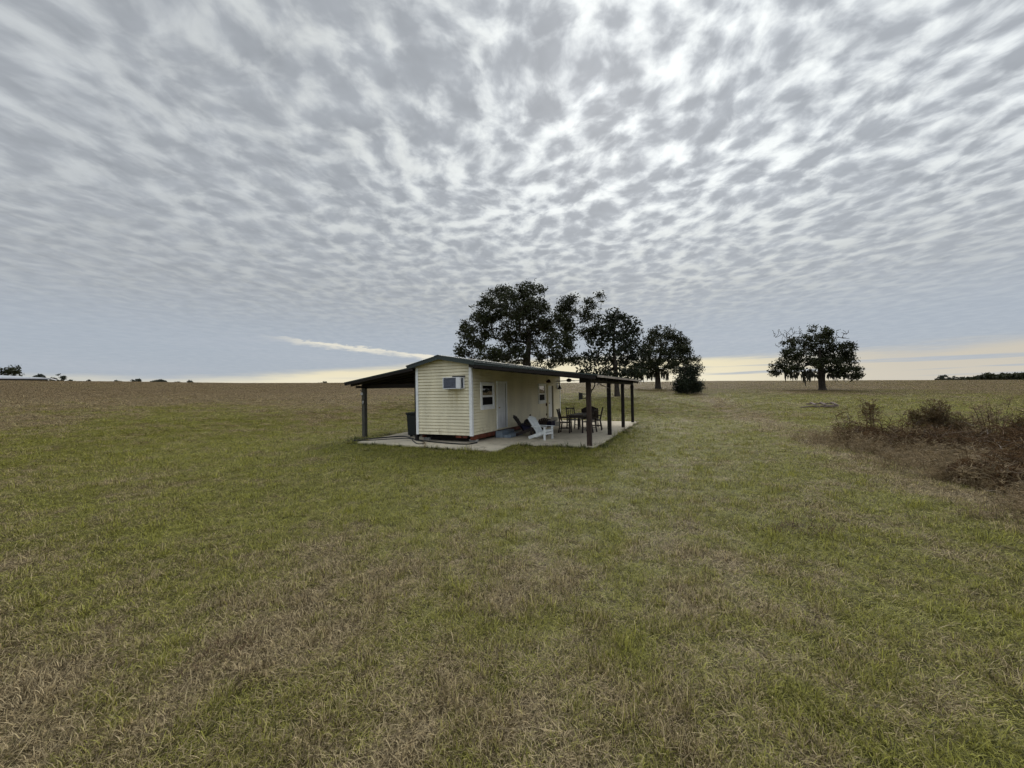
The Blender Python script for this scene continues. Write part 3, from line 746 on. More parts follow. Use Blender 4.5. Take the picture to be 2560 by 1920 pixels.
b = MB(); b.box(-0.21, 0.21, -0.31, 0.31, 0.261, 0.285); b.build('lid', M_BLACKPL, cr)

# bell lantern by the far corner
bl = thing('hanging_bell', uv(0.14, 9.72, 2.10), 'dark bell-shaped lantern hanging by the far end of the siding', 'lantern', ROT)
b = MB(); b.lathe([(0.015, 0.06), (0.035, 0.0), (0.055, -0.06), (0.10, -0.15), (0.125, -0.20), (0.12, -0.215)], 16); b.build('bell_shade', M_IRON, bl, smooth=True)
b = MB(); b.tube([(-0.14, 0, 0.10), (-0.05, 0, 0.14), (0, 0, 0.12), (0, 0, 0.05)], 0.009, 6); b.build('hanger', M_IRON, bl)
b = MB(); b.box(-0.14, -0.125, -0.06, 0.06, -0.18, 0.16); b.build('back_plate', M_TRIM, bl)
# hanging chime below the far window
ch = thing('wind_chime', uv(0.10, 7.55, 1.16), 'thin dark wind chime strung below the far window corner', 'wind chime', ROT)
b = MB(); b.tube([(-0.1, 0, 0.08), (-0.03, 0, 0.06), (0, 0, 0.0), (0, 0, -0.55)], 0.006, 5); b.build('cord', M_IRON, ch)
b = MB(); b.lathe([(0.02, 0), (0.045, -0.02), (0.04, -0.14), (0.015, -0.17)], 10); b.build('bell_cup', M_RUST, ch)
b = MB(); b.lathe([(0.01, -0.54), (0.03, -0.57), (0.03, -0.64), (0.01, -0.66)], 8); b.build('clapper', M_RUST, ch)

# ceiling fan
fu, fv = 2.05, 5.2
fan = thing('ceiling_fan', uv(fu, fv, 2.29), 'dark ceiling fan hanging below the porch roof above the table', 'ceiling fan', ROT)
b = MB(); b.tube([(0, 0, 0.05), (0, 0, 0.13)], 0.015, 8); b.build('down_rod', M_IRON, fan)
b = MB(); b.lathe([(0.04, -0.10), (0.10, -0.08), (0.12, -0.02), (0.10, 0.04), (0.03, 0.06)], 16); b.build('motor_housing', M_IRON, fan, smooth=True)
for k in range(5):
    a = 0.25+k*2*math.pi/5; ca, sa = math.cos(a), math.sin(a)
    b = MB(); b.bar((0.10*ca, 0.10*sa, -0.03), (0.20*ca, 0.20*sa, -0.035), 0.03, 0.012); b.bar((0.18*ca, 0.18*sa, -0.035), (0.66*ca, 0.66*sa, -0.05), 0.11, 0.012, (0.1*sa, -0.1*ca, 1), 0.14)
    b.build('blade', M_DARKWOOD, fan)

# bits on the porch posts
bx = thing('post_box', uv(4.07, 0.55, 1.62), 'small black box held out from the near porch post on two arms', 'box', ROT)
b = MB(); b.box(-0.30, -0.19, -0.05, 0.05, -0.10, 0.11); b.box(-0.31, -0.28, -0.06, 0.06, -0.12, -0.101); b.box(-0.31, -0.28, -0.06, 0.06, 0.111, 0.13); b.build('box_body', M_IRON, bx, bevel=0.006)
for zz in (-0.065, 0.075):
    b = MB(); b.bar((-0.189, 0, zz), (-0.076, 0, zz), 0.03, 0.025); b.build('bracket_arm', M_IRON, bx)
hk = thing('driftwood_stick', uv(4.07, 2.6, 2.0), 'crooked pale stick slung under the porch eave between the first two posts', 'stick', ROT)
b = MB(); b.tube([(0.0, -0.75, 0.0), (0.02, -0.5, 0.05), (0, 0.0, 0.0), (0.0, 0.6, -0.05), (0.03, 1.28, -0.12)], [0.014, 0.018, 0.02, 0.018, 0.01], 7); b.tube([(0, -0.6, 0.03), (0.04, -0.72, -0.09)], [0.012, 0.006], 6); b.build('stick_shaft', M_OLDWOOD, hk)
b = MB(); b.tube([(0, 0.0, 0.0), (0, 0, 0.07)], 0.006, 5); b.build('hanger_cord', M_IRON, hk)
hh = thing('post_hook', uv(-5.68, 0.53, 1.5), 'forked dark hook fixed to the grey post under the left lean-to', 'hook', ROT)
b = MB(); b.tube([(0.06, -0.02, -0.12), (0.11, -0.05, -0.06), (0.12, -0.05, 0.03), (0.17, -0.05, 0.12)], [0.022, 0.02, 0.018, 0.012], 7); b.build('hook_arm', M_IRON, hh)
b = MB(); b.box(0.0, 0.08, -0.02, -0.003, -0.12, 0.02); b.build('hook_plate', M_GALV, hh)
th_ = thing('wall_thermometer', uv(-5.72, 0.53, 1.82), 'small pale gauge high on the grey lean-to post', 'thermometer', ROT)
b = MB(); b.tube([(0, 0.0, 0), (0, -0.03, 0)], 0.06, 14); b.build('dial', M_GALV, th_)
b = MB(); b.bar((-0.11, -0.01, 0.17), (-0.02, -0.01, 0.12), 0.03, 0.025); b.build('dial_arm', M_IRON, th_)

# old timber frame lying in the field
lp = hit(2056, 1019)
fr = thing('timber_frame', lp, 'weathered wooden frame lying flat in the grass below the lone oak', 'timber frame', -0.35)
b = MB(); b.bar((-0.75, 0.30, 0.22), (0.62, 0.34, 0.26), 0.16, 0.07); b.build('long_board', M_OLDWOOD, fr)
b = MB(); b.bar((-0.55, -0.36, 0.08), (0.72, -0.30, 0.13), 0.16, 0.10); b.build('long_board', M_OLDWOOD, fr)
for x0 in (-0.5, 0.02, 0.6):
    b = MB(); b.bar((x0, -0.42, 0.19), (x0+0.03, 0.42, 0.32), 0.13, 0.06); b.build('cross_board', M_OLDWOOD, fr)
b = MB(); b.bar((0.1, -0.1, 0.08), (0.65, -0.05, 0.12), 0.14, 0.14); b.build('inner_block', M_DARKWOOD, fr)
b = MB(); b.bar((-1.2, -0.15, 0.03), (-0.5, 0.0, 0.09), 0.14, 0.06); b.build('loose_board', M_OLDWOOD, fr)

# ------------------------------------------------------------------ trees
def leaf_cloud(centres, sig, per, size, asp=0.45, flat=0.8, r_=None, keep_up=0.0):
    r_ = r_ or rng
    n = len(centres)*per
    c = np.repeat(centres, per, 0)+np.clip(r_.normal(0, 1, (n, 3)), -2, 2)*np.repeat(sig, per)[:, None]*np.array([1, 1, flat])
    d = r_.normal(0, 1, (n, 3)); d[:, 2] += keep_up; d /= np.linalg.norm(d, axis=1)[:, None]
    e = r_.normal(0, 1, (n, 3)); e -= d*np.sum(e*d, 1)[:, None]; e /= np.linalg.norm(e, axis=1)[:, None]
    l = size*r_.uniform(0.4, 1.6, n)[:, None]
    v = np.stack([c-d*l*0.5, c+e*l*asp*0.5, c+d*l*0.5, c-e*l*asp*0.5], 1).reshape(-1, 3)
    f = np.arange(n*4).reshape(-1, 4)
    rnd = np.repeat(np.clip(np.repeat(r_.uniform(0, 1, len(centres)), per)*0.6+r_.uniform(0, 0.4, n), 0, 1), 4)
    return v, f, rnd

def branch_graph(trunk, clusters, r_, nmid=3, up=0.10, tip=0.012):
    """trunk: list of points; returns nodes, parents, radii"""
    nodes = [np.array(p, float) for p in trunk]; par = [-1]+list(range(len(trunk)-1))
    split = max(1, int(len(trunk)*0.45))
    top = nodes[-1]
    order = np.argsort([np.linalg.norm(c-nodes[split]) for c in clusters])
    ends = []
    for k in order:
        c = clusters[k]; A = np.array(nodes[split:])
        dv = c-A; dist = np.linalg.norm(dv, axis=1)
        dist = dist*(1+0.5*np.clip(-dv[:, 2]/(dist+1e-6), 0, 1))
        j = int(np.argmin(dist))+split; p = nodes[j]; L_ = np.linalg.norm(c-p); last = j
        m = max(1, min(nmid+2, int(L_/0.6)))
        for q in range(1, m+1):
            t = q/m; pos = p+(c-p)*t
            if q < m: pos = pos+r_.normal(0, 0.06*L_, 3)+np.array([0, 0, up*L_*math.sin(math.pi*t)])
            nodes.append(pos); par.append(last); last = len(nodes)-1
        ends.append(last)
    n = len(nodes); w = np.zeros(n)
    kids = [0]*n
    for i in range(n):
        if par[i] >= 0: kids[par[i]] += 1
    for i in range(n-1, -1, -1):
        if kids[i] == 0: w[i] = max(w[i], tip**2.2)
        if par[i] >= 0 and par[i] < i: w[par[i]] += w[i]
    return np.array(nodes), par, w**(1/2.2), ends

def graph_mesh(nodes, par, rad, n=6):
    V_, F_ = [], []
    k = 0; ang = np.arange(n)*2*np.pi/n
    for i, p in enumerate(par):
        if p < 0: continue
        a, b_ = nodes[p], nodes[i]; d = b_-a; l = np.linalg.norm(d)
        if l < 1e-5: continue
        d = d/l; e = np.cross(d, [0.3, 0.9, 0.2]); e /= np.linalg.norm(e); g = np.cross(d, e)
        r0 = rad[p] if rad[p] < rad[i]*1.6 else rad[i]*1.6; r1 = rad[i]
        ring = np.cos(ang)[:, None]*e+np.sin(ang)[:, None]*g
        V_.append(a-d*r0*0.3+ring*r0); V_.append(b_+ring*r1)
        F_ += [(k+j, k+(j+1) % n, k+n+(j+1) % n, k+n+j) for j in range(n)]; k += 2*n
    return np.concatenate(V_), np.array(F_)

class Survey:
    """metres per picture unit on the upright plane through a tree"""
    def __init__(s, base, px, py):
        s.base = np.array(base); d = ray(px, py); s.dist = math.hypot(*s.base[:2])
        s.n = np.array([s.base[0], s.base[1], 0])/s.dist; s.side = np.array([s.n[1], -s.n[0], 0])
    def at(s, px, py):
        d = ray(px, py); t = (s.base@s.n)/(d@s.n); p = np.array([0, 0, CAMH])+d*t
        q = p-s.base; return np.array([q@s.side, 0, q[2]])
    def vscale(s, px, py):
        return abs(s.at(px, py+5)[2]-s.at(px, py-5)[2])/10
    def scale(s, px, py):
        a = s.at(px, py); b_ = s.at(px+10, py); return np.linalg.norm(b_-a)/10

def tree(name, base, sv, lobes, trunk_px, trunk_r, label, group, seed, nclus, per, size, sig, leafm=None, moss=None, twigs=None, depth=1.0, tip=0.014, asp=0.45, flare=1.5):
    r_ = np.random.default_rng(seed)
    az = math.atan2(sv.n[0], sv.n[1])
    t = thing(name, base, label, 'tree', -az, group)
    cl = []; wts = np.array([l[2]*l[3] for l in lobes], float); wts = wts**0.8; wts /= wts.sum()
    cx_all = np.mean([sv.at(l[0], l[1])[0] for l in lobes])
    half = max(abs(sv.at(l[0], l[1])[0]-cx_all) for l in lobes)+0.5
    dz = {}
    for i, l in enumerate(lobes):
        off = sv.at(l[0], l[1])[0]-cx_all
        lim = math.sqrt(max(half*half-off*off, 0.15))*0.62*depth
        dz[i] = r_.uniform(-lim, lim)
    for i in r_.choice(len(lobes), nclus, p=wts):
        px, py, rx, ry = lobes[i]; c = sv.at(px, py); m = sv.scale(px, py)
        while True:
            q = r_.uniform(-1, 1, 3)
            if q@q <= 1: break
        q = q/np.linalg.norm(q)*np.linalg.norm(q)**0.6
        cq = c+np.array([q[0]*rx*m, dz[i]+q[1]*(rx+ry)*0.55*m*depth, q[2]*ry*sv.vscale(px, py)]); kd = 1+cq[1]/sv.dist; eye = CAMH-sv.base[2]
        cl.append(np.array([cq[0]*kd, cq[1], eye+(cq[2]-eye)*kd]))
    cl = np.array(cl)
    tk = [sv.at(*p) for p in trunk_px]; tk[0] = np.array([0, 0, -0.15])
    fine = []
    for a, b_ in zip(tk[:-1], tk[1:]):
        for q in range(3): fine.append(a+(b_-a)*q/3)
    fine.append(tk[-1])
    allc = cl
    if twigs:
        tw = []
        for (px, py, rx, ry, n_) in twigs:
            c = sv.at(px, py); m = sv.scale(px, py)
            for _ in range(n_): tw.append(c+np.array([r_.uniform(-rx, rx)*m, r_.normal(0, 0.5), r_.uniform(-ry, ry)*m]))
        allc = np.concatenate([cl, np.array(tw)])
    nodes, par, rad, ends = branch_graph(fine, allc, r_, tip=tip)
    if twigs: rad = np.maximum(rad, 0.021)
    k = trunk_r/rad[0]; rad = rad*np.where(rad > 0.05, 1+(k-1)*np.clip((rad-0.05)/(rad[0]-0.05+1e-6), 0, 1), 1)
    nf = len(fine)
    rad[:nf] = np.maximum(rad[:nf], trunk_r*np.linspace(1, 0.35, nf)); rad[0] = trunk_r*flare; rad[1] = trunk_r*1.1
    V_, F_ = graph_mesh(nodes, par, rad, 7)
    np_mesh('trunk', V_, F_, M_BARK, t)
    v, f, rnd = leaf_cloud(cl, np.full(len(cl), sig)*r_.uniform(0.7, 1.3, len(cl)), per, size, asp, 0.75, r_)
    np_mesh('crown', v, f, leafm or M_LEAF, t, rnd)
    if moss:
        MV, MF, MR = [], [], []
        kk = 0
        for (px, py, n_, ln) in moss:
            c = sv.at(px, py); m = sv.scale(px, py)
            for _ in range(n_):
                p = c+np.array([r_.normal(0, 6)*m, r_.normal(0, 0.8), r_.normal(0, 4)*m]); le = ln*m*r_.uniform(0.5, 1.15); w = r_.uniform(0.05, 0.16)
                a = r_.uniform(0, np.pi); sd = np.array([math.cos(a), math.sin(a), 0]); dr = r_.normal(0, 0.10, 2)
                for j, (tt, ww) in enumerate(((0, 0.8), (0.35, 1.0), (0.7, 0.6), (1.0, 0.12))):
                    q = p+np.array([dr[0]*tt*le+r_.normal(0, 0.03), dr[1]*tt*le, -tt*le]); MV += [q-sd*w*ww, q+sd*w*ww]; MR += [r_.uniform()]*2
                for j in range(3): MF.append((kk+2*j, kk+2*j+1, kk+2*j+3, kk+2*j+2))
                kk += 8
        np_mesh('hanging_moss', np.array(MV), np.array(MF), M_MOSS, t, np.array(MR))
    return t

GRP = 'oaks and other trees in the near field'
# big oak behind the cabin
d = ray(1317, 960); d = d/math.hypot(d[0], d[1]); bx_, by_ = d[0]*43, d[1]*43
base = Vector((bx_, by_, gz(bx_, by_)))
sv = Survey(base, 1317, 990)
L1 = [(1332, 722, 26, 16), (1296, 728, 26, 18), (1252, 734, 30, 22), (1218, 746, 18, 12), (1290, 766, 55, 32), (1340, 770, 30, 30), (1226, 782, 45, 30), (1192, 804, 32, 26), (1168, 826, 22, 24), (1172, 864, 30, 16),
      (1200, 852, 40, 22), (1160, 884, 24, 8), (1250, 815, 55, 40), (1312, 800, 60, 48), (1300, 848, 52, 36), (1348, 836, 44, 30), (1385, 812, 36, 22), (1420, 758, 22, 18), (1418, 786, 30, 20), (1402, 816, 38, 22),
      (1398, 858, 40, 22), (1425, 890, 28, 16), (1382, 896, 36, 18), (1476, 762, 18, 13), (1500, 742, 8, 8), (1470, 792, 26, 18), (1488, 822, 18, 18), (1462, 838, 24, 16), (1240, 886, 46, 16), (1190, 894, 30, 8), (1320, 885, 40, 18), (1440, 900, 16, 10), (1270, 905, 40, 16), (1350, 915, 50, 14)]
tree('oak_tree', base, sv, L1, [(1317, 990), (1318, 950), (1316, 905), (1322, 865), (1318, 820)], 0.44, 'large spreading oak behind the cabin, tallest of the trees', GRP, 3, 700, 58, 0.24, 0.29,
     twigs=[(1355, 735, 12, 14, 9), (1140, 880, 8, 5, 4)], depth=0.9)
# sparse upright tree beside it
base = hit(1543, 991); sv = Survey(base, 1543, 991)
L2 = [(1540, 786, 22, 12), (1525, 800, 22, 14), (1565, 800, 16, 16), (1592, 812, 12, 14), (1505, 826, 26, 18), (1545, 828, 38, 24), (1584, 838, 24, 22), (1488, 852, 24, 18), (1530, 862, 44, 22), (1578, 872, 36, 22),
      (1478, 890, 22, 16), (1505, 896, 28, 18), (1470, 915, 14, 14), (1550, 900, 40, 16), (1595, 902, 26, 20), (1500, 928, 34, 12), (1580, 930, 32, 14), (1540, 935, 44, 12), (1612, 885, 12, 22), (1458, 932, 12, 6)]
tree('magnolia_tree', base, sv, L2, [(1543, 991), (1541, 950), (1536, 900), (1533, 850), (1538, 800)], 0.26, 'thin-crowned tree with big dark leaves seen above the porch posts', GRP, 5, 420, 13, 0.34, 0.30, leafm=M_LEAF2, depth=0.9, asp=0.5)
# mossy oak
base = hit(1645, 972); sv = Survey(base, 1645, 972)
L3 = [(1652, 826, 24, 10), (1682, 838, 26, 14), (1630, 846, 24, 18), (1700, 856, 22, 14), (1660, 860, 44, 24), (1712, 878, 20, 16), (1690, 886, 36, 18), (1640, 886, 36, 22), (1614, 880, 14, 20), (1722, 902, 18, 12), (1700, 910, 28, 10),
      (1655, 912, 46, 12), (1612, 912, 22, 16), (1596, 926, 22, 16), (1575, 930, 20, 10), (1625, 930, 22, 10), (1672, 926, 26, 8), (1740, 895, 8, 5)]
tree('oak_tree', base, sv, L3, [(1645, 972), (1644, 945), (1642, 915), (1652, 885), (1655, 860)], 0.42, 'round mossy oak with a straight trunk, left of the scrubby bush', GRP, 8, 420, 44, 0.28, 0.33, leafm=M_LEAF,
     moss=[(1600, 936, 40, 16), (1625, 934, 26, 16), (1662, 932, 34, 20), (1630, 936, 16, 14), (1590, 940, 16, 14), (1700, 918, 20, 10)], twigs=[(1655, 815, 10, 6, 7), (1680, 818, 12, 8, 8), (1628, 826, 8, 10, 5)], depth=0.95)
# lone oak
base = hit(2056, 975); sv = Survey(base, 2056, 975)
L4 = [(1940, 915, 12, 8), (1934, 930, 8, 7), (2146, 940, 8, 5), (2140, 925, 10, 7), (1990, 925, 30, 8), (2032, 822, 8, 9), (2028, 842, 14, 12), (2068, 830, 15, 9), (2062, 846, 22, 12), (1998, 850, 24, 14), (1970, 862, 18, 10), (2045, 864, 40, 18), (2098, 866, 20, 12), (2122, 868, 14, 10), (1985, 882, 34, 14), (2030, 892, 52, 16),
      (2090, 890, 40, 16), (2120, 886, 18, 12), (1968, 900, 26, 10), (1950, 912, 14, 8), (2110, 906, 28, 12), (2070, 908, 44, 12), (2010, 910, 44, 12), (1945, 926, 9, 10), (1975, 920, 22, 10), (2125, 925, 14, 8), (2095, 926, 30, 12), (2050, 928, 22, 10), (2135, 944, 9, 5), (2108, 940, 16, 7)]
tree('oak_tree', base, sv, L4, [(2056, 975), (2054, 955), (2053, 930), (2050, 900), (2048, 870)], 0.38, 'lone flat-topped mossy oak standing by itself in the field', GRP, 11, 480, 36, 0.25, 0.24,
     moss=[(1966, 930, 24, 22), (1990, 932, 20, 20), (2012, 930, 24, 28), (2024, 930, 20, 26), (1940, 930, 16, 12), (2075, 935, 16, 16), (2110, 938, 20, 14), (2085, 940, 14, 12), (2040, 935, 14, 14)],
     twigs=[(1950, 834, 18, 14, 30), (1985, 828, 20, 14, 36), (2105, 836, 18, 16, 26), (2132, 870, 10, 14, 12), (1940, 866, 8, 8, 8), (1966, 850, 14, 10, 10)], depth=0.95, flare=1.7)
# scrub bush
base = hit(1718, 985); sv = Survey(base, 1718, 985)
LB = [(1718, 972, 30, 12), (1712, 956, 30, 12), (1732, 958, 24, 12), (1700, 962, 16, 14), (1742, 968, 14, 10), (1718, 940, 24, 10), (1735, 925, 18, 14), (1712, 922, 12, 10)]
bt = tree('scrub_bush', base, sv, LB, [(1718, 985), (1717, 975), (1718, 962)], 0.10, 'low dense scrubby bush with bare twigs on top, right of the mossy oak', 'bushes', 14, 240, 50, 0.17, 0.24, leafm=M_LEAF2,
          twigs=[(1735, 915, 22, 16, 26), (1745, 935, 16, 14, 18), (1700, 930, 14, 16, 12)], depth=1.0, tip=0.012)
bt['category'] = 'bush'; del bt['group']

# far trees beyond the crest
def far_tree(az, r, w, h, name='oak_tree', seed=0, label='', loose=1.0, low=False, m=None):
    r_ = np.random.default_rng(seed+100)
    x, y = r*math.sin(R(az)), r*math.cos(R(az)); z = gz(x, y)
    t = thing(name, (x, y, z), label, 'tree', 0, 'distant trees beyond the crest')
    nl = 5 if not low else 7; cl = []
    for i in range(nl):
        c = np.array([r_.uniform(-w*0.36, w*0.36), r_.uniform(-w*0.3, w*0.3), h*r_.uniform(0.45, 0.86)]); rr = w*r_.uniform(0.13, 0.24)
        for _ in range(int(9*loose)):
            q = r_.normal(0, 0.55, 3); cl.append(c+q*rr*np.array([1, 1, 0.75]))
    cl = np.array(cl); cl[:, 2] = np.minimum(cl[:, 2], h)
    nodes, par, rad, ends = branch_graph([np.array([0, 0, -0.3]), np.array([0, 0, h*0.2]), np.array([0.1, 0, h*0.4])], cl, r_, tip=0.04)
    rad[:2] = np.maximum(rad[:2], 0.28); V_, F_ = graph_mesh(nodes, par, rad, 5); np_mesh('trunk', V_, F_, M_BARK, t)
    v, f, rnd = leaf_cloud(cl, np.full(len(cl), w*0.055), 34, 0.75, 0.6, 0.8, r_); np_mesh('crown', v, f, m or M_LEAFFAR, t, rnd)
    return t
def az_of(px, py=955): d = ray(px, py); return math.degrees(math.atan2(d[0], d[1]))
def height_for(px, ytop, r):
    d = ray(px, ytop); k = r/math.hypot(d[0], d[1]); a = az_of(px); return CAMH+d[2]*k-gz(r*math.sin(R(a)), r*math.cos(R(a)))
FT = [(4, 903, 262, 13, 'dark bushy oak rising behind the pale barn roof at the picture edge'),
      (88, 936, 330, 5, 'small round treetop showing just over the barn roof'),
      (110, 933, 330, 9, 'wide ragged treetop at the right end of the barn roof'),
      (140, 936, 335, 9, 'leaning treetop just right of the barn roof end'),
      (178, 950, 330, 6, 'low treetop in the gap right of the barn'),
      (228, 949, 350, 7, 'thin pale treetop alone on the left skyline'),
      (283, 950, 335, 8, 'low bushy treetop, left end of the skyline row'),
      (303, 948, 335, 7, 'rounded treetop, second of the left skyline row'),
      (343, 944, 335, 9, 'tallest treetop of the left skyline row'),
      (382, 946, 335, 10, 'broad treetop in the middle of the left skyline row'),
      (401, 945, 335, 7, 'upright treetop right of the broad one on the left skyline'),
      (440, 954, 335, 6, 'tiny treetop barely above the left skyline'),
      (476, 948, 335, 8, 'last treetop at the right end of the left skyline row'),
      (806, 951, 340, 7, 'small treetop on the skyline just left of the lean-to roof'),
      (818, 955, 340, 5, 'tiny treetop touching the lean-to roof tip on the skyline'),
      (2343, 945, 330, 4, 'lollipop treetop, leftmost on the right skyline'),
      (2372, 940, 330, 9, 'thin see-through treetop left of the dark wood on the right'),
      (2356, 948, 330, 5, 'low treetop between the lollipop one and the see-through one')]
for i, (px, yt, r, w, lab) in enumerate(FT):
    a = az_of(px); far_tree(a, r, w*(0.82 if i else 1), max(height_for(px, yt, r)*1.03, 3.0), 'distant_tree', i, lab, 1.0 if w > 6 else 0.7, False, M_LEAF if i == 0 else None)
# dark far wood on the right
cl = []; r_ = np.random.default_rng(77)
for px in np.arange(2392, 2700, 1.6):
    top = np.interp(px, [2392, 2420, 2450, 2466, 2490, 2520, 2540, 2700], [950, 948.5, 945, 938, 942, 940, 938, 936])+r_.normal(0, 1.2)
    r = r_.uniform(330, 360); a = az_of(px); h = max(height_for(px, top, r), 2.5); zb = gz(r*math.sin(R(a)), r*math.cos(R(a)))
    for k in range(7): cl.append((r*math.sin(R(a))+r_.normal(0, .5), r*math.cos(R(a))+r_.normal(0, .5), zb+h*(1-0.16*k)))
v, f, rnd = leaf_cloud(np.array(cl), np.full(len(cl), 0.75), 26, 1.0, 0.65, 0.8, r_)
wd = np_mesh('woodland', v, f, M_LEAF, None, rnd); tag(wd, 'dark far-off wood along the right skyline', 'wood', kind='stuff')

# pale metal-roofed barn far left
bd = 232.0; a0 = az_of(40); bxx, byy = bd*math.sin(R(a0)), bd*math.cos(R(a0)); bz = gz(bxx, byy)
zr = CAMH+bd/1.0*math.tan(math.asin(ray(45, 937.5)[2]/np.linalg.norm(ray(45, 937.5))))
ze = CAMH+bd*math.tan(math.asin(ray(100, 947)[2]/np.linalg.norm(ray(100, 947))))
barn = thing('pole_barn', (bxx, byy, bz), 'open barn with a pale metal roof on the far left skyline', 'barn', -R(a0)-0.12)
hr, he = zr-bz, ze-bz
b = MB(); b.add([(-30, -9, he), (9, -9, he), (9, 9, he), (-30, 9, he), (-12, 0, hr), (-5, 0, hr)], [(0, 1, 5, 4), (1, 2, 5), (2, 3, 4, 5), (3, 0, 4)])
b.build('roof', mat('pale_barn_roof', (0.50, 0.53, 0.57), 0.4, 0.15, 0.3, 0.0, metal=0.0), barn)
b = MB(); b.box(-30, 9, -9.1, -9.02, he-0.4, he+0.02); b.box(9.02, 9.1, -9, 9, he-0.4, he+0.02); b.build('fascia', mat('pale_barn_fascia', (0.62, 0.64, 0.70), 0.5, 0.1), barn)
for k in range(9):
    x = -28.5+k*4.6; b = MB(); b.box(x-0.15, x+0.15, -8.9, -8.6, -2.5, he-0.76); b.build('barn_post', M_WOODDK, barn)
b = MB(); b.box(-29, 8, -5, -4.8, -2.5, he-0.3); b.build('back_wall', M_DARKVOID, barn)  # painted near-black for the shade beneath the open barn roof
b = MB(); b.box(5.0, 7.6, -8.2, -6.6, -2.5, he-2.2); b.build('stored_tank', mat('pale_tank', (0.6, 0.6, 0.58), 0.6), barn)

# ------------------------------------------------------------------ turf and weeds (geometry-node scatter)
def clump(name, n, rad, lmin, lmax, w, lean, seed, m, rb=(0, 1)):
    r_ = np.random.default_rng(seed); V_, F_, A_ = [], [], []; k = 0
    for i in range(n):
        a = r_.uniform(0, 2*np.pi); q = rad*math.sqrt(r_.uniform()); p = np.array([q*math.cos(a), q*math.sin(a), -0.01])
        b_ = r_.uniform(0, 2*np.pi); l = r_.uniform(lmin, lmax); le = np.clip(r_.normal(lean, 0.28), 0.02, 1.5)
        dh = np.array([math.cos(b_), math.sin(b_), 0]); sd = np.array([-math.sin(b_), math.cos(b_), 0])*w*r_.uniform(0.7, 1.3)
        d1 = dh*math.sin(le)+np.array([0, 0, math.cos(le)]); l2 = min(le+r_.uniform(0.2, 0.9), 1.9); d2 = dh*math.sin(l2)+np.array([0, 0, math.cos(l2)])
        p1 = p+d1*l*0.55; p2 = p1+d2*l*0.45; p2[2] = max(p2[2], 0.004)
        V_ += [p-sd, p+sd, p1+sd*0.8, p1-sd*0.8, p2]; rv = r_.uniform(*rb); A_ += [rv]*5
        F_ += [(k, k+1, k+2), (k, k+2, k+3), (k+3, k+2, k+4)]; k += 5
    return np_mesh(name, np.array(V_), np.array(F_), m, False, np.array(A_))

def scatter(name, pts, scale, rots, idx, sources, label, cat):
    src = bpy.data.collections.new(name+'_kinds')
    for o in sources: src.objects.link(o)
    me = bpy.data.meshes.new(name); me.vertices.add(len(pts)); me.vertices.foreach_set('co', np.asarray(pts, np.float32).ravel())
    for nm, arr, ty in (('sc', scale, 'FLOAT_VECTOR'), ('ro', rots, 'FLOAT_VECTOR')):
        a_ = me.attributes.new(nm, ty, 'POINT'); a_.data.foreach_set('vector', np.asarray(arr, np.float32).ravel())
    a_ = me.attributes.new('ix', 'INT', 'POINT'); a_.data.foreach_set('value', np.asarray(idx, np.int32))
    o = bpy.data.objects.new(name, me); COL.objects.link(o); tag(o, label, cat, kind='stuff')
    g = bpy.data.node_groups.new(name+'_scatter', 'GeometryNodeTree')
    g.interface.new_socket('Geometry', in_out='INPUT', socket_type='NodeSocketGeometry'); g.interface.new_socket('Geometry', in_out='OUTPUT', socket_type='NodeSocketGeometry')
    ni, no = g.nodes.new('NodeGroupInput'), g.nodes.new('NodeGroupOutput')
    ip = g.nodes.new('GeometryNodeInstanceOnPoints'); ci = g.nodes.new('GeometryNodeCollectionInfo'); ci.inputs[0].default_value = src
    ci.inputs['Separate Children'].default_value = True; ci.inputs['Reset Children'].default_value = True
    ip.inputs['Pick Instance'].default_value = True
    def na(nm, ty):
        q = g.nodes.new('GeometryNodeInputNamedAttribute'); q.data_type = ty; q.inputs[0].default_value = nm; return q.outputs[0]
    g.links.new(ni.outputs[0], ip.inputs['Points']); g.links.new(ci.outputs[0], ip.inputs['Instance'])
    g.links.new(na('sc', 'FLOAT_VECTOR'), ip.inputs['Scale']); g.links.new(na('ro', 'FLOAT_VECTOR'), ip.inputs['Rotation']); g.links.new(na('ix', 'INT'), ip.inputs['Instance Index'])
    g.links.new(ip.outputs[0], no.inputs[0])
    md = o.modifiers.new('scatter', 'NODES'); md.node_group = g
    return o

M_HAY = grass_mat('hay_blades', 0.12, 0.68, 0.05)
M_GR = grass_mat('turf_blades'); M_ST = grass_mat('straw_blades', 0.35, 1.0)
kinds = [clump('turf_a', 46, 0.085, 0.035, 0.08, 0.0019, 1.2, 1, M_GR), clump('turf_b', 46, 0.085, 0.035, 0.08, 0.0021, 1.3, 2, M_GR),
         clump('turf_c', 40, 0.07, 0.035, 0.085, 0.0020, 1.0, 3, M_GR), clump('turf_d', 26, 0.10, 0.05, 0.13, 0.0014, 1.2, 4, M_ST),
         clump('turf_e', 24, 0.05, 0.05, 0.12, 0.0020, 0.5, 5, M_GR), clump('turf_f', 14, 0.12, 0.08, 0.19, 0.0013, 1.38, 6, M_ST)]
def polar(n_den, rmin, rmax, expo, azmax):
    r = np.linspace(rmin, rmax, 4000); rho = n_den*np.where(r < 3, 1, (3/r)**expo); w = rho*r; cdf = np.cumsum(w)*(r[1]-r[0])*2*R(azmax)
    N = int(cdf[-1]); rr = np.interp(rng.uniform(0, cdf[-1], N), cdf, r); aa = rng.uniform(-R(azmax), R(azmax), N)
    return rr*np.sin(aa), rr*np.cos(aa), rr
x, y, r = polar(1800, 0.7, 58, 1.66, 68)
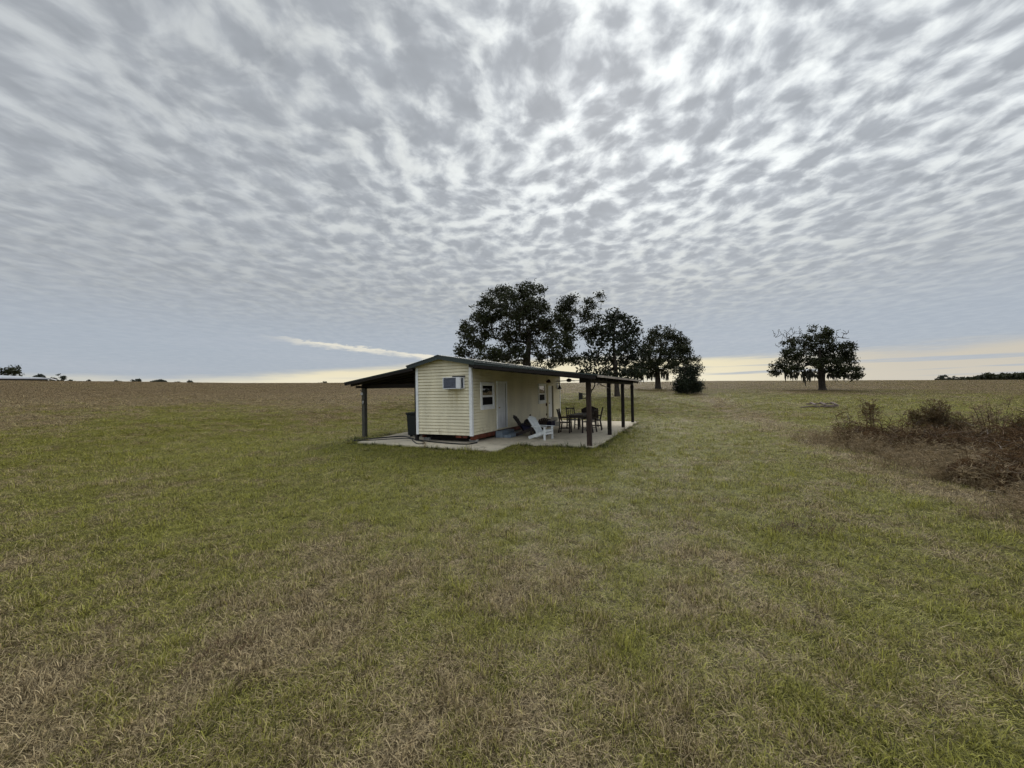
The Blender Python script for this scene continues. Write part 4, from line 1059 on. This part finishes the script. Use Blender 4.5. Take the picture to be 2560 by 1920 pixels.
uu = (x-O[0])*U[0]+(y-O[1])*U[1]; vv = (x-O[0])*V[0]+(y-O[1])*V[1]
dsl = np.where(in_poly(uu, vv, SLAB), -1, 1)*poly_dist(uu, vv, SLAB)
keep = (rng.uniform(0, 1, len(x)) < 1-sst(26, 58, r)*0.9) & (dsl > -0.05) & ~(in_poly(x, y, DITCH) & (poly_dist(x, y, DITCH) > 0.8))
x, y, r, dsl = x[keep], y[keep], r[keep], dsl[keep]
gp = np.array([mnoise.noise(Vector((a*5.5, c*5.5, 9.0)))+0.7*mnoise.noise(Vector((a*13, c*13, 4.0))) for a, c in zip(x, y)])
keep = rng.uniform(0, 1, len(x)) < 0.30+0.70*sst(-0.28, 0.22, gp)+sst(10, 22, r)*0.5
x, y, r, dsl = x[keep], y[keep], r[keep], dsl[keep]
zz = ground_z(x, y); n = len(x)
s = np.clip(0.74+(r-2)*0.085, 0.74, 4.2)*rng.uniform(0.7, 1.3, n)
tn = np.array([mnoise.noise(Vector((a*2.2, c*2.2, 1.0)))+0.6*mnoise.noise(Vector((a*6, c*6, 5.0))) for a, c in zip(x, y)])
tall = np.where(np.abs(dsl) < 0.35, 1.3, 1.0)*np.clip(1+0.9*tn, 0.5, 1.6)
sc = np.stack([s, s, s*np.clip(1.0-r*0.02, 0.42, 1)*tall*rng.uniform(0.7, 1.3, n)], 1)
ro = np.stack([rng.normal(0, 0.08, n), rng.normal(0, 0.08, n), rng.uniform(0, 6.28, n)], 1)
ix = rng.choice(6, n, p=[.33, .31, .17, .07, .06, .06])
scatter('lawn_grass', np.stack([x, y, zz], 1), sc, ro, ix, kinds, 'short mixed green and straw-coloured lawn grass', 'grass')

hkinds = [clump('hay_a', 46, 0.085, 0.03, 0.07, 0.0019, 1.1, 71, M_HAY), clump('hay_b', 40, 0.085, 0.03, 0.08, 0.002, 0.9, 72, M_HAY), clump('hay_c', 26, 0.07, 0.05, 0.11, 0.002, 0.8, 73, M_HAY)]
hx, hy, hr_ = polar(520, 24, 219, 1.25, 62)
hk_ = (poly_dist(hx, hy, DITCH) > 1.5) & ~in_poly(hx, hy, DITCH); hu = (hx-O[0])*U[0]+(hy-O[1])*U[1]; hv = (hx-O[0])*V[0]+(hy-O[1])*V[1]
hk_ &= (rng.uniform(0, 1, len(hx)) < sst(24, 60, hr_)) & ((hu < -6) | (hu > 5) | (hv > 11.6)); hx, hy, hr_ = hx[hk_], hy[hk_], hr_[hk_]; n = len(hx)
s = (2.2+hr_*0.030)*rng.uniform(0.6, 1.3, n)
scatter('hay_stubble', np.stack([hx, hy, ground_z(hx, hy)], 1), np.stack([s, s, s*np.clip(0.62-hr_*0.0016, 0.3, 1)*rng.uniform(0.5, 1.2, n)], 1), np.stack([np.zeros(n), np.zeros(n), rng.uniform(0, 6.28, n)], 1), rng.choice(3, n, p=[.45, .35, .2]), hkinds, 'brown hay stubble and tussocks of the far field', 'grass')

# rank weeds along the slab's lawn side
wk = [clump('weed_a', 30, 0.10, 0.10, 0.24, 0.006, 0.6, 21, M_WEEDGREEN), clump('weed_b', 22, 0.09, 0.08, 0.2, 0.008, 0.8, 22, M_WEEDGREEN), clump('weed_c', 16, 0.05, 0.15, 0.32, 0.003, 0.3, 23, M_BRUSHTAN)]
wu = np.concatenate([rng.normal(4.42, 0.10, 90), rng.uniform(1.5, 4.3, 40), rng.uniform(-1.2, 0.4, 22), rng.normal(-5.5, 0.35, 40), rng.uniform(-4.4, 1.4, 26)])
wv = np.concatenate([0.5+10.2*rng.uniform(0, 1, 90)**1.5, rng.normal(0.24, 0.07, 40), rng.normal(-1.36, 0.05, 22), rng.uniform(-0.8, 1.6, 40), rng.normal(-1.3, 0.08, 26)])
P = np.array([O+a*U+c*V for a, c in zip(wu, wv)]); n = len(P)
s = rng.uniform(0.5, 1.15, n)*np.where(rng.uniform(0, 1, n) < 0.2, 1.4, 0.8)
scatter('edge_weeds', np.stack([P[:, 0], P[:, 1], ground_z(P[:, 0], P[:, 1])], 1), np.stack([s, s, s], 1), np.stack([np.zeros(n), np.zeros(n), rng.uniform(0, 6.28, n)], 1), rng.choice(3, n, p=[.45, .35, .2]), wk, 'dark green weeds creeping over the slab edge', 'weeds')

# dead brush in the ditch
def stemclump(name, n, rad, lmin, lmax, w, seed, m, spray=5):
    r_ = np.random.default_rng(seed); V_, F_, A_ = [], [], []; k = 0
    def rib(p, q, w0, w1, rv):
        nonlocal k
        d_ = q-p; a = r_.uniform(0, 3.14); s_ = np.cross(d_, [math.cos(a), math.sin(a), 0.3]); s_ /= (np.linalg.norm(s_)+1e-9)
        V_.extend([p-s_*w0, p+s_*w0, q+s_*w1, q-s_*w1]); F_.append((k, k+1, k+2, k+3)); A_.extend([rv]*4); k += 4
    for i in range(n):
        a = r_.uniform(0, 6.28); q = rad*math.sqrt(r_.uniform()); p = np.array([q*math.cos(a), q*math.sin(a), -0.02]); l = r_.uniform(lmin, lmax)
        tp = p+np.array([r_.normal(0, 0.2)*l, r_.normal(0, 0.2)*l, l*r_.uniform(0.75, 1)]); mid = (p+tp)/2+r_.normal(0, 0.05, 3)*l; rv = r_.uniform()
        rib(p, mid, w, w*0.8, rv*0.5); rib(mid, tp, w*0.8, w*0.4, rv*0.5)
        for j in range(spray):
            t = r_.uniform(0.35, 1); b_ = mid+(tp-mid)*(t*2-1) if t > 0.5 else p+(mid-p)*t*2
            rib(b_, b_+np.array([r_.normal(0, 0.13)*l, r_.normal(0, 0.13)*l, r_.uniform(-0.02, 0.16)*l]), w*1.3, w*0.4, r_.uniform())
    return np_mesh(name, np.array(V_), np.array(F_), m, False, np.array(A_))
bk = [stemclump('brush_a', 30, 0.28, 0.15, 0.42, 0.0035, 31, M_BRUSHTAN, 6), stemclump('brush_b', 26, 0.30, 0.2, 0.55, 0.004, 32, M_BRUSHTAN, 7),
      stemclump('brush_c', 34, 0.32, 0.35, 0.85, 0.0045, 33, M_BRUSHRED, 9), stemclump('brush_d', 34, 0.34, 0.3, 0.7, 0.005, 34, M_BRUSHRED, 10), clump('brush_e', 60, 0.22, 0.12, 0.34, 0.003, 0.9, 35, M_BRUSHTAN)]
N = 9000; x = rng.uniform(6.2, 26, N); y = rng.uniform(0.5, 20.5, N)
dist = np.where(in_poly(x, y, DITCH), 1, -1)*poly_dist(x, y, DITCH)
nz = np.array([mnoise.noise(Vector((a*0.45, c*0.45, 3.0))) for a, c in zip(x, y)])
dens = sst(-0.5, 0.9, dist+nz*0.9)*np.clip(10/np.hypot(x, y), 0.3, 1)
keep = rng.uniform(0, 1, N) < dens; x, y, dist, nz = x[keep], y[keep], dist[keep], nz[keep]; n = len(x)
inner = sst(1.5, 3.6, dist+nz*2.2)*np.clip(0.75+nz*1.2, 0.15, 1)
ix = np.where(rng.uniform(0, 1, n) < inner*0.52, rng.choice([2, 3], n), rng.choice([0, 1, 4], n))
s = rng.uniform(0.75, 1.65, n)*(0.55+0.5*sst(-0.3, 2.2, dist))*(1+0.45*nz)
scatter('dry_brush', np.stack([x, y, ground_z(x, y)], 1), np.stack([s, s, s*rng.uniform(0.75, 1.1, n)], 1), np.stack([rng.normal(0, .1, n), rng.normal(0, .1, n), rng.uniform(0, 6.28, n)], 1), ix, bk, 'dead brown weeds and bramble filling the shallow ditch', 'dry brush')

# tall dead plants standing in it, one by one
def stalk_plant(name, px, ybase, ytop, width_px, nst, label, m, plume, seed, lean=0.0, cat='dead shrub', fan=0.5):
    r_ = np.random.default_rng(seed); base = hit(px, ybase); sv = Survey(base, px, ybase); m_ = sv.scale(px, ybase); h = sv.at(px, ytop)[2]*1.04; w = width_px*m_
    t = thing(name, base, label, cat, -math.atan2(sv.n[0], sv.n[1]), 'dead shrubs standing in the ditch')
    b = MB(); cl = []; cs = []
    for i in range(nst):
        x0, y0 = r_.normal(0, w*0.16), r_.normal(0, w*0.16); hh_ = h*r_.uniform(0.62, 1.0) if i else h
        tx, ty = x0*(1+fan*2.2)+lean*hh_+r_.normal(0, w*0.10), y0*(1+fan*2.2)+r_.normal(0, w*0.10)
        pts = [Vector((x0, y0, -0.05)), Vector((x0+(tx-x0)*0.3, y0+(ty-y0)*0.3, hh_*0.4)), Vector((x0+(tx-x0)*0.65, y0+(ty-y0)*0.65, hh_*0.75)), Vector((tx, ty, hh_))]
        b.tube(pts, [0.009, 0.0075, 0.006, 0.003], 5)
        for k in range(plume):
            tt = r_.uniform(0.45, 1.0); q = pts[1].lerp(pts[3], (tt-0.4)/0.6)
            ln = hh_*0.20*(1.25-tt)+0.05; e = q+Vector((r_.normal(0, 1)*ln+lean*ln, r_.normal(0, 1)*ln, abs(r_.normal(0.6, 0.4))*ln)); b.tube([q, e], [0.004, 0.0015], 4)
            for z_ in (0.5, 0.8, 1.0): cl.append(q.lerp(e, z_)); cs.append(0.022)
    b.build('stems', M_TWIG, t)
    v, f, rnd = leaf_cloud(np.array([tuple(c) for c in cl]), np.array(cs), 5, 0.05, 0.28, 1.0, r_, 0.6); np_mesh('plumes', v, f, m, t, rnd)
    return t
stalk_plant('dog_fennel', 2182, 1098, 1005, 42, 7, 'slim dead plant with one leaning tip, leftmost in the ditch', M_FENNEL, 16, 41, -0.06)
stalk_plant('dead_sapling', 2292, 1100, 1028, 32, 6, 'short bushy dead sapling left of the wide rusty one', M_FENNEL, 22, 42, -0.05)
stalk_plant('dead_sapling', 2336, 1106, 1006, 70, 16, 'wide rusty-brown dead sapling clump with feathery top', M_FENNEL, 26, 43, 0.0)
stalk_plant('dead_sapling', 2395, 1112, 1048, 46, 9, 'shorter brown dead sapling between the wide rusty one and the wispy one', M_FENNEL, 20, 45, -0.04)
stalk_plant('dead_sapling', 2548, 1118, 1040, 50, 9, 'brown dead sapling cut by the right picture edge', M_FENNEL, 20, 46, 0.03)
stalk_plant('dog_fennel', 2155, 1104, 1062, 24, 6, 'short dead stalks just left of the slim leaning plant', M_BRUSHRED, 16, 47, 0.0)
stalk_plant('dead_sapling', 2480, 1106, 1002, 95, 12, 'bare wispy grey sapling with wide-spread twigs in the ditch', M_BRUSHTAN, 12, 44, -0.08, fan=0.8)
def mound(px, ybase, wpx, hpx, label, seed):
    r_ = np.random.default_rng(seed); base = hit(px, ybase); sv = Survey(base, px, ybase); m_ = sv.scale(px, ybase); w, h = wpx*m_*0.5, hpx*sv.vscale(px, ybase)
    t = thing('bramble_bush', base, label, 'bush', -math.atan2(sv.n[0], sv.n[1]), 'dark bramble mounds in the ditch')
    q = r_.normal(0, 1, (260, 3)); q /= np.linalg.norm(q, axis=1)[:, None]; q *= r_.uniform(0.5, 1, 260)[:, None]; q[:, 2] = np.abs(q[:, 2]); c = q*np.array([w, w, h])
    b = MB()
    for k in range(46):
        e = c[k]; b.tube([(0.12*e[0], 0.12*e[1], -0.05), (0.7*e[0], 0.7*e[1], e[2]*0.7+0.1), tuple(e)], [0.008, 0.006, 0.002], 4)
    b.build('canes', M_TWIG, t)
    v, f, rnd = leaf_cloud(c, np.full(len(c), 0.07), 26, 0.085, 0.22, 1.0, r_); np_mesh('foliage', v, f, M_BRUSHRED, t, rnd)
mound(2405, 1130, 120, 46, 'dark red-brown bramble mound between the two tall saplings', 51)
mound(2545, 1135, 90, 62, 'dark bramble mound cut off by the right picture edge', 52)
mound(2260, 1120, 70, 30, 'low dark bramble mound below the short bushy sapling', 53)
mound(2180, 1108, 44, 38, 'small dark bramble mound around the slim leaning plant', 54)
mound(2430, 1210, 130, 50, 'broad dark bramble mound low in the middle of the ditch', 55)
mound(2545, 1240, 120, 60, 'nearest dark bramble mound at the right picture edge', 56)
# brown tuft out on the lawn
tf = hit(1995, 1328); cm = clump('brown_tuft', 260, 0.30, 0.06, 0.20, 0.003, 0.9, 61, M_BRUSHRED); COL.objects.link(cm); cm.location = tf; cm.scale = (1.5, 0.8, 0.9)
tag(cm, 'dark brown dead tuft lying on the green lawn, right of centre', 'grass tuft')
c2 = cm.copy(); COL.objects.link(c2); c2.location = hit(555, 1640); c2.scale = (0.75, 0.5, 0.55); c2.rotation_euler.z = 1.1
tag(c2, 'small brown matted tuft in the straw-coloured left foreground', 'grass tuft')

# ------------------------------------------------------------------ sky
def sky():
    w = bpy.data.worlds.new('World'); scene.world = w; w.use_nodes = True; w.node_tree.nodes.clear(); nt = NT(w.node_tree)
    out = nt.new('ShaderNodeOutputWorld'); tc = nt.new('ShaderNodeTexCoord'); d = nt.vm('NORMALIZE', tc.outputs['Generated'])
    sp = nt.new('ShaderNodeSeparateXYZ'); nt.put(sp.inputs[0], d); x, y, z = sp.outputs
    zc = nt.m('MAXIMUM', z, 0.0)
    k = nt.m('ADD', zc, 0.05)
    px, py = nt.m('DIVIDE', x, k), nt.m('DIVIDE', y, k)
    P = nt.comb(nt.m('ADD', px, 3.1), nt.m('MULTIPLY', py, 0.86), 0.0)
    def warp(v, sc, amt, off):
        q = nt.vm('SUBTRACT', nt.noise(nt.vm('ADD', v, off), sc, 1.0, 0.5, out=1, flat=True), (0.5, 0.5, 0.5))
        return nt.vm('ADD', v, nt.vm('SCALE', q, sc=amt))
    P1 = warp(P, 2.2, 0.13, (0, 0, 0)); P2 = warp(P1, 10.0, 0.030, (5, 1, 0))
    vo = nt.new('ShaderNodeTexVoronoi', feature='SMOOTH_F1'); nt.put(vo.inputs['Vector'], P2); nt.put(vo.inputs['Scale'], 10.0); nt.put(vo.inputs['Smoothness'], 0.75); vo.voronoi_dimensions = '2D'
    cell = vo.outputs['Distance']
    n1 = nt.noise(P2, 8.0, 3.0, 0.55, flat=True); n2 = nt.noise(P1, 2.4, 2.0, 0.55, flat=True); n3 = nt.noise(P2, 21.0, 3.0, 0.6, flat=True)
    b = nt.m('ADD', nt.m('MULTIPLY', cell, 0.9), nt.m('MULTIPLY', n1, 0.9))
    b = nt.m('ADD', b, nt.m('MULTIPLY', nt.m('SUBTRACT', n3, 0.5), 0.62))
    b = nt.m('ADD', b, nt.m('MULTIPLY', nt.m('SUBTRACT', n2, 0.5), 0.60))
    bright = nt.ss(b, 0.50, 1.30)
    # towards the sun
    sd = Vector(SUN).normalized(); dt = nt.m('MAXIMUM', nt.vm('DOT_PRODUCT', d, tuple(sd)), 0.0)
    gw = nt.m('POWER', dt, 4.0); gn = nt.m('POWER', dt, 14.0); gs = nt.m('POWER', dt, 500.0)
    el = nt.m('MULTIPLY', nt.m('ARCSINE', z), 57.2958); az = nt.m('MULTIPLY', nt.m('ARCTAN2', x, y), 57.2958)
    right = nt.ss(az, -12.0, 40.0)
    amp = nt.m('ADD', 0.25, nt.m('MULTIPLY', gw, 0.16)); amp = nt.m('ADD', amp, nt.m('MULTIPLY', right, 0.12)); amp = nt.m('ADD', amp, nt.m('MULTIPLY', gn, 0.07))
    amp = nt.m('MULTIPLY', nt.m('MULTIPLY', amp, nt.ss(az, -45.0, 0.0, 0.60, 1.0)), nt.ss(el, 8.0, 27.0, 0.16, 1.0))
    lum = nt.m('ADD', nt.m('ADD', nt.m('ADD', 0.398, nt.m('MULTIPLY', nt.m('SUBTRACT', n1, 0.5), 0.16)), nt.m('MULTIPLY', gn, 0.04)), nt.m('MULTIPLY', bright, amp))
    lum = nt.m('ADD', lum, nt.m('MULTIPLY', right, 0.035))
    lum = nt.m('ADD', lum, nt.m('MULTIPLY', nt.m('MULTIPLY', gs, bright), 0.10))
    back = nt.ss(y, 0.0, -0.7, 1.0, BACK_BOOST); lum = nt.m('MULTIPLY', lum, back)  # unseen sky behind the camera brightened to light the gable wall
    tint = nt.mix(nt.m('MULTIPLY', bright, nt.ss(gw, 0.0, 0.7, 0.5, 1.0)), c4((0.945, 1.01, 1.09)), c4((0.99, 1.03, 1.02)))
    colr = nt.mix(1.0, tint, nt.comb(lum, lum, lum), 'MULTIPLY')
    # smoother grey-blue layer low down, then the cream gap on the horizon
    low = nt.comb(0.400, 0.455, 0.530)
    S = nt.comb(nt.m('MULTIPLY', az, 0.05), nt.m('MULTIPLY', el, 0.55), 0.0); st = nt.noise(S, 1.0, 4.0, 0.6)
    low = nt.mix(nt.ss(st, 0.45, 0.75, 0, 0.45), low, c4((0.47, 0.51, 0.58)))
    colr = nt.mix(nt.ss(el, 14.0, 5.5, 0.0, 0.72), colr, low)
    wob = nt.m('MULTIPLY', nt.m('SUBTRACT', st, 0.5), 3.2)
    e2 = nt.m('ADD', el, wob)
    top = nt.ss(az, -42.0, 2.0, 2.1, 4.5); top = nt.m('ADD', top, nt.ss(az, 10.0, 30.0, 0.0, -0.7))
    cream = nt.m('MULTIPLY', nt.ss(nt.m('SUBTRACT', e2, top), 0.5, -0.9), nt.ss(az, -50.0, -26.0, 0.42, 1.0))
    # broken by thin grey bars on the right
    bars = nt.noise(nt.comb(nt.m('MULTIPLY', az, 0.06), nt.m('MULTIPLY', el, 1.5), 4.0), 1.0, 3.0, 0.55)
    cream = nt.m('MULTIPLY', cream, nt.m('SUBTRACT', 1.0, nt.m('MULTIPLY', nt.ss(bars, 0.50, 0.64), nt.ss(az, 6.0, 32.0, 0.15, 0.85))))
    ccol = nt.mix(nt.ss(az, 24.0, 46.0), c4((0.86, 0.77, 0.53)), c4((0.60, 0.55, 0.46)))
    ccol = nt.mix(nt.m('MULTIPLY', nt.ss(el, 0.0, 3.5, 0.4, 0.0), nt.ss(az, 40.0, 22.0, 0.2, 1.0)), ccol, c4((0.92, 0.90, 0.80)))
    colr = nt.mix(nt.m('MULTIPLY', cream, 0.92), colr, ccol)
    # bright torn streak on the left
    line = nt.m('ADD', nt.m('MULTIPLY', nt.m('ADD', az, 30.0), -0.112), 7.0)
    dl = nt.m('ADD', nt.m('SUBTRACT', el, line), nt.m('MULTIPLY', nt.m('SUBTRACT', nt.noise(nt.comb(nt.m('MULTIPLY', az, 0.45), nt.m('MULTIPLY', el, 2.0), 2.0), 1.0, 5.0, 0.65), 0.5), 1.5))
    sk_ = nt.m('MULTIPLY', nt.ss(dl, 0.34, 0.10), nt.ss(dl, -0.65, -0.02)); sk_ = nt.m('MULTIPLY', sk_, nt.m('MULTIPLY', nt.ss(az, -33.0, -24.0), nt.ss(az, 6.0, -4.0)))
    colr = nt.mix(nt.m('MULTIPLY', nt.m('MULTIPLY', sk_, nt.ss(st, 0.25, 0.6, 0.25, 1.0)), 0.72), colr, c4((0.95, 0.88, 0.70)))
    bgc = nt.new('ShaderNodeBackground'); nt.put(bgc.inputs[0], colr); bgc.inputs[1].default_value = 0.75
    ns = nt.new('ShaderNodeTexSky', sky_type='NISHITA'); ns.sun_disc = False; ns.sun_elevation = SUN_EL; ns.sun_rotation = SUN_AZ; ns.altitude = 30; ns.air_density = 1.0; ns.dust_density = 1.0
    bgs = nt.new('ShaderNodeBackground'); nt.l.new(ns.outputs[0], bgs.inputs[0]); bgs.inputs[1].default_value = 0.07
    cov = 0.97
    ms = nt.new('ShaderNodeMixShader'); nt.put(ms.inputs[0], cov); nt.l.new(bgs.outputs[0], ms.inputs[1]); nt.l.new(bgc.outputs[0], ms.inputs[2]); nt.l.new(ms.outputs[0], out.inputs[0])
SUN = ray(1495, 215); SUN = SUN/np.linalg.norm(SUN)
SUN_EL = math.asin(SUN[2]); SUN_AZ = math.atan2(SUN[0], SUN[1]); BACK_BOOST = 1.7
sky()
sl = bpy.data.lights.new('sun', 'SUN'); sl.energy = 1.5; sl.angle = R(32); sl.color = (1.0, 0.95, 0.86)
so = bpy.data.objects.new('sun', sl); COL.objects.link(so); so.rotation_euler = Vector(tuple(SUN)).to_track_quat('Z', 'Y').to_euler(); so.location = (0, 0, 30)

# ------------------------------------------------------------------ camera and render settings
cd = bpy.data.cameras.new('camera'); cam = bpy.data.objects.new('camera', cd); COL.objects.link(cam)
cr, sr, cp, sp = math.cos(ROLL), math.sin(ROLL), math.cos(PITCH), math.sin(PITCH)
Rv = Vector((cr, sr*sp, -sr*cp)); Uv = Vector((sr, -cr*sp, cr*cp)); Fv = Vector((0, cp, sp))
Mx = Matrix((Rv, Uv, -Fv)).transposed().to_4x4(); Mx.translation = (0, 0, CAMH)
cam.matrix_world = Mx; cd.sensor_width = 36; cd.lens = 36*F_PX/2560; cd.clip_end = 9000; cd.clip_start = 0.05
scene.camera = cam
scene.view_settings.view_transform = 'Standard'; scene.view_settings.look = 'None'; scene.view_settings.exposure = 0.45; scene.view_settings.gamma = 1
scene.render.engine = 'CYCLES'
scene.cycles.use_adaptive_sampling = True; scene.cycles.adaptive_threshold = 0.02; scene.cycles.adaptive_min_samples = 16
scene.cycles.max_bounces = 6; scene.cycles.diffuse_bounces = 3; scene.cycles.transparent_max_bounces = 4
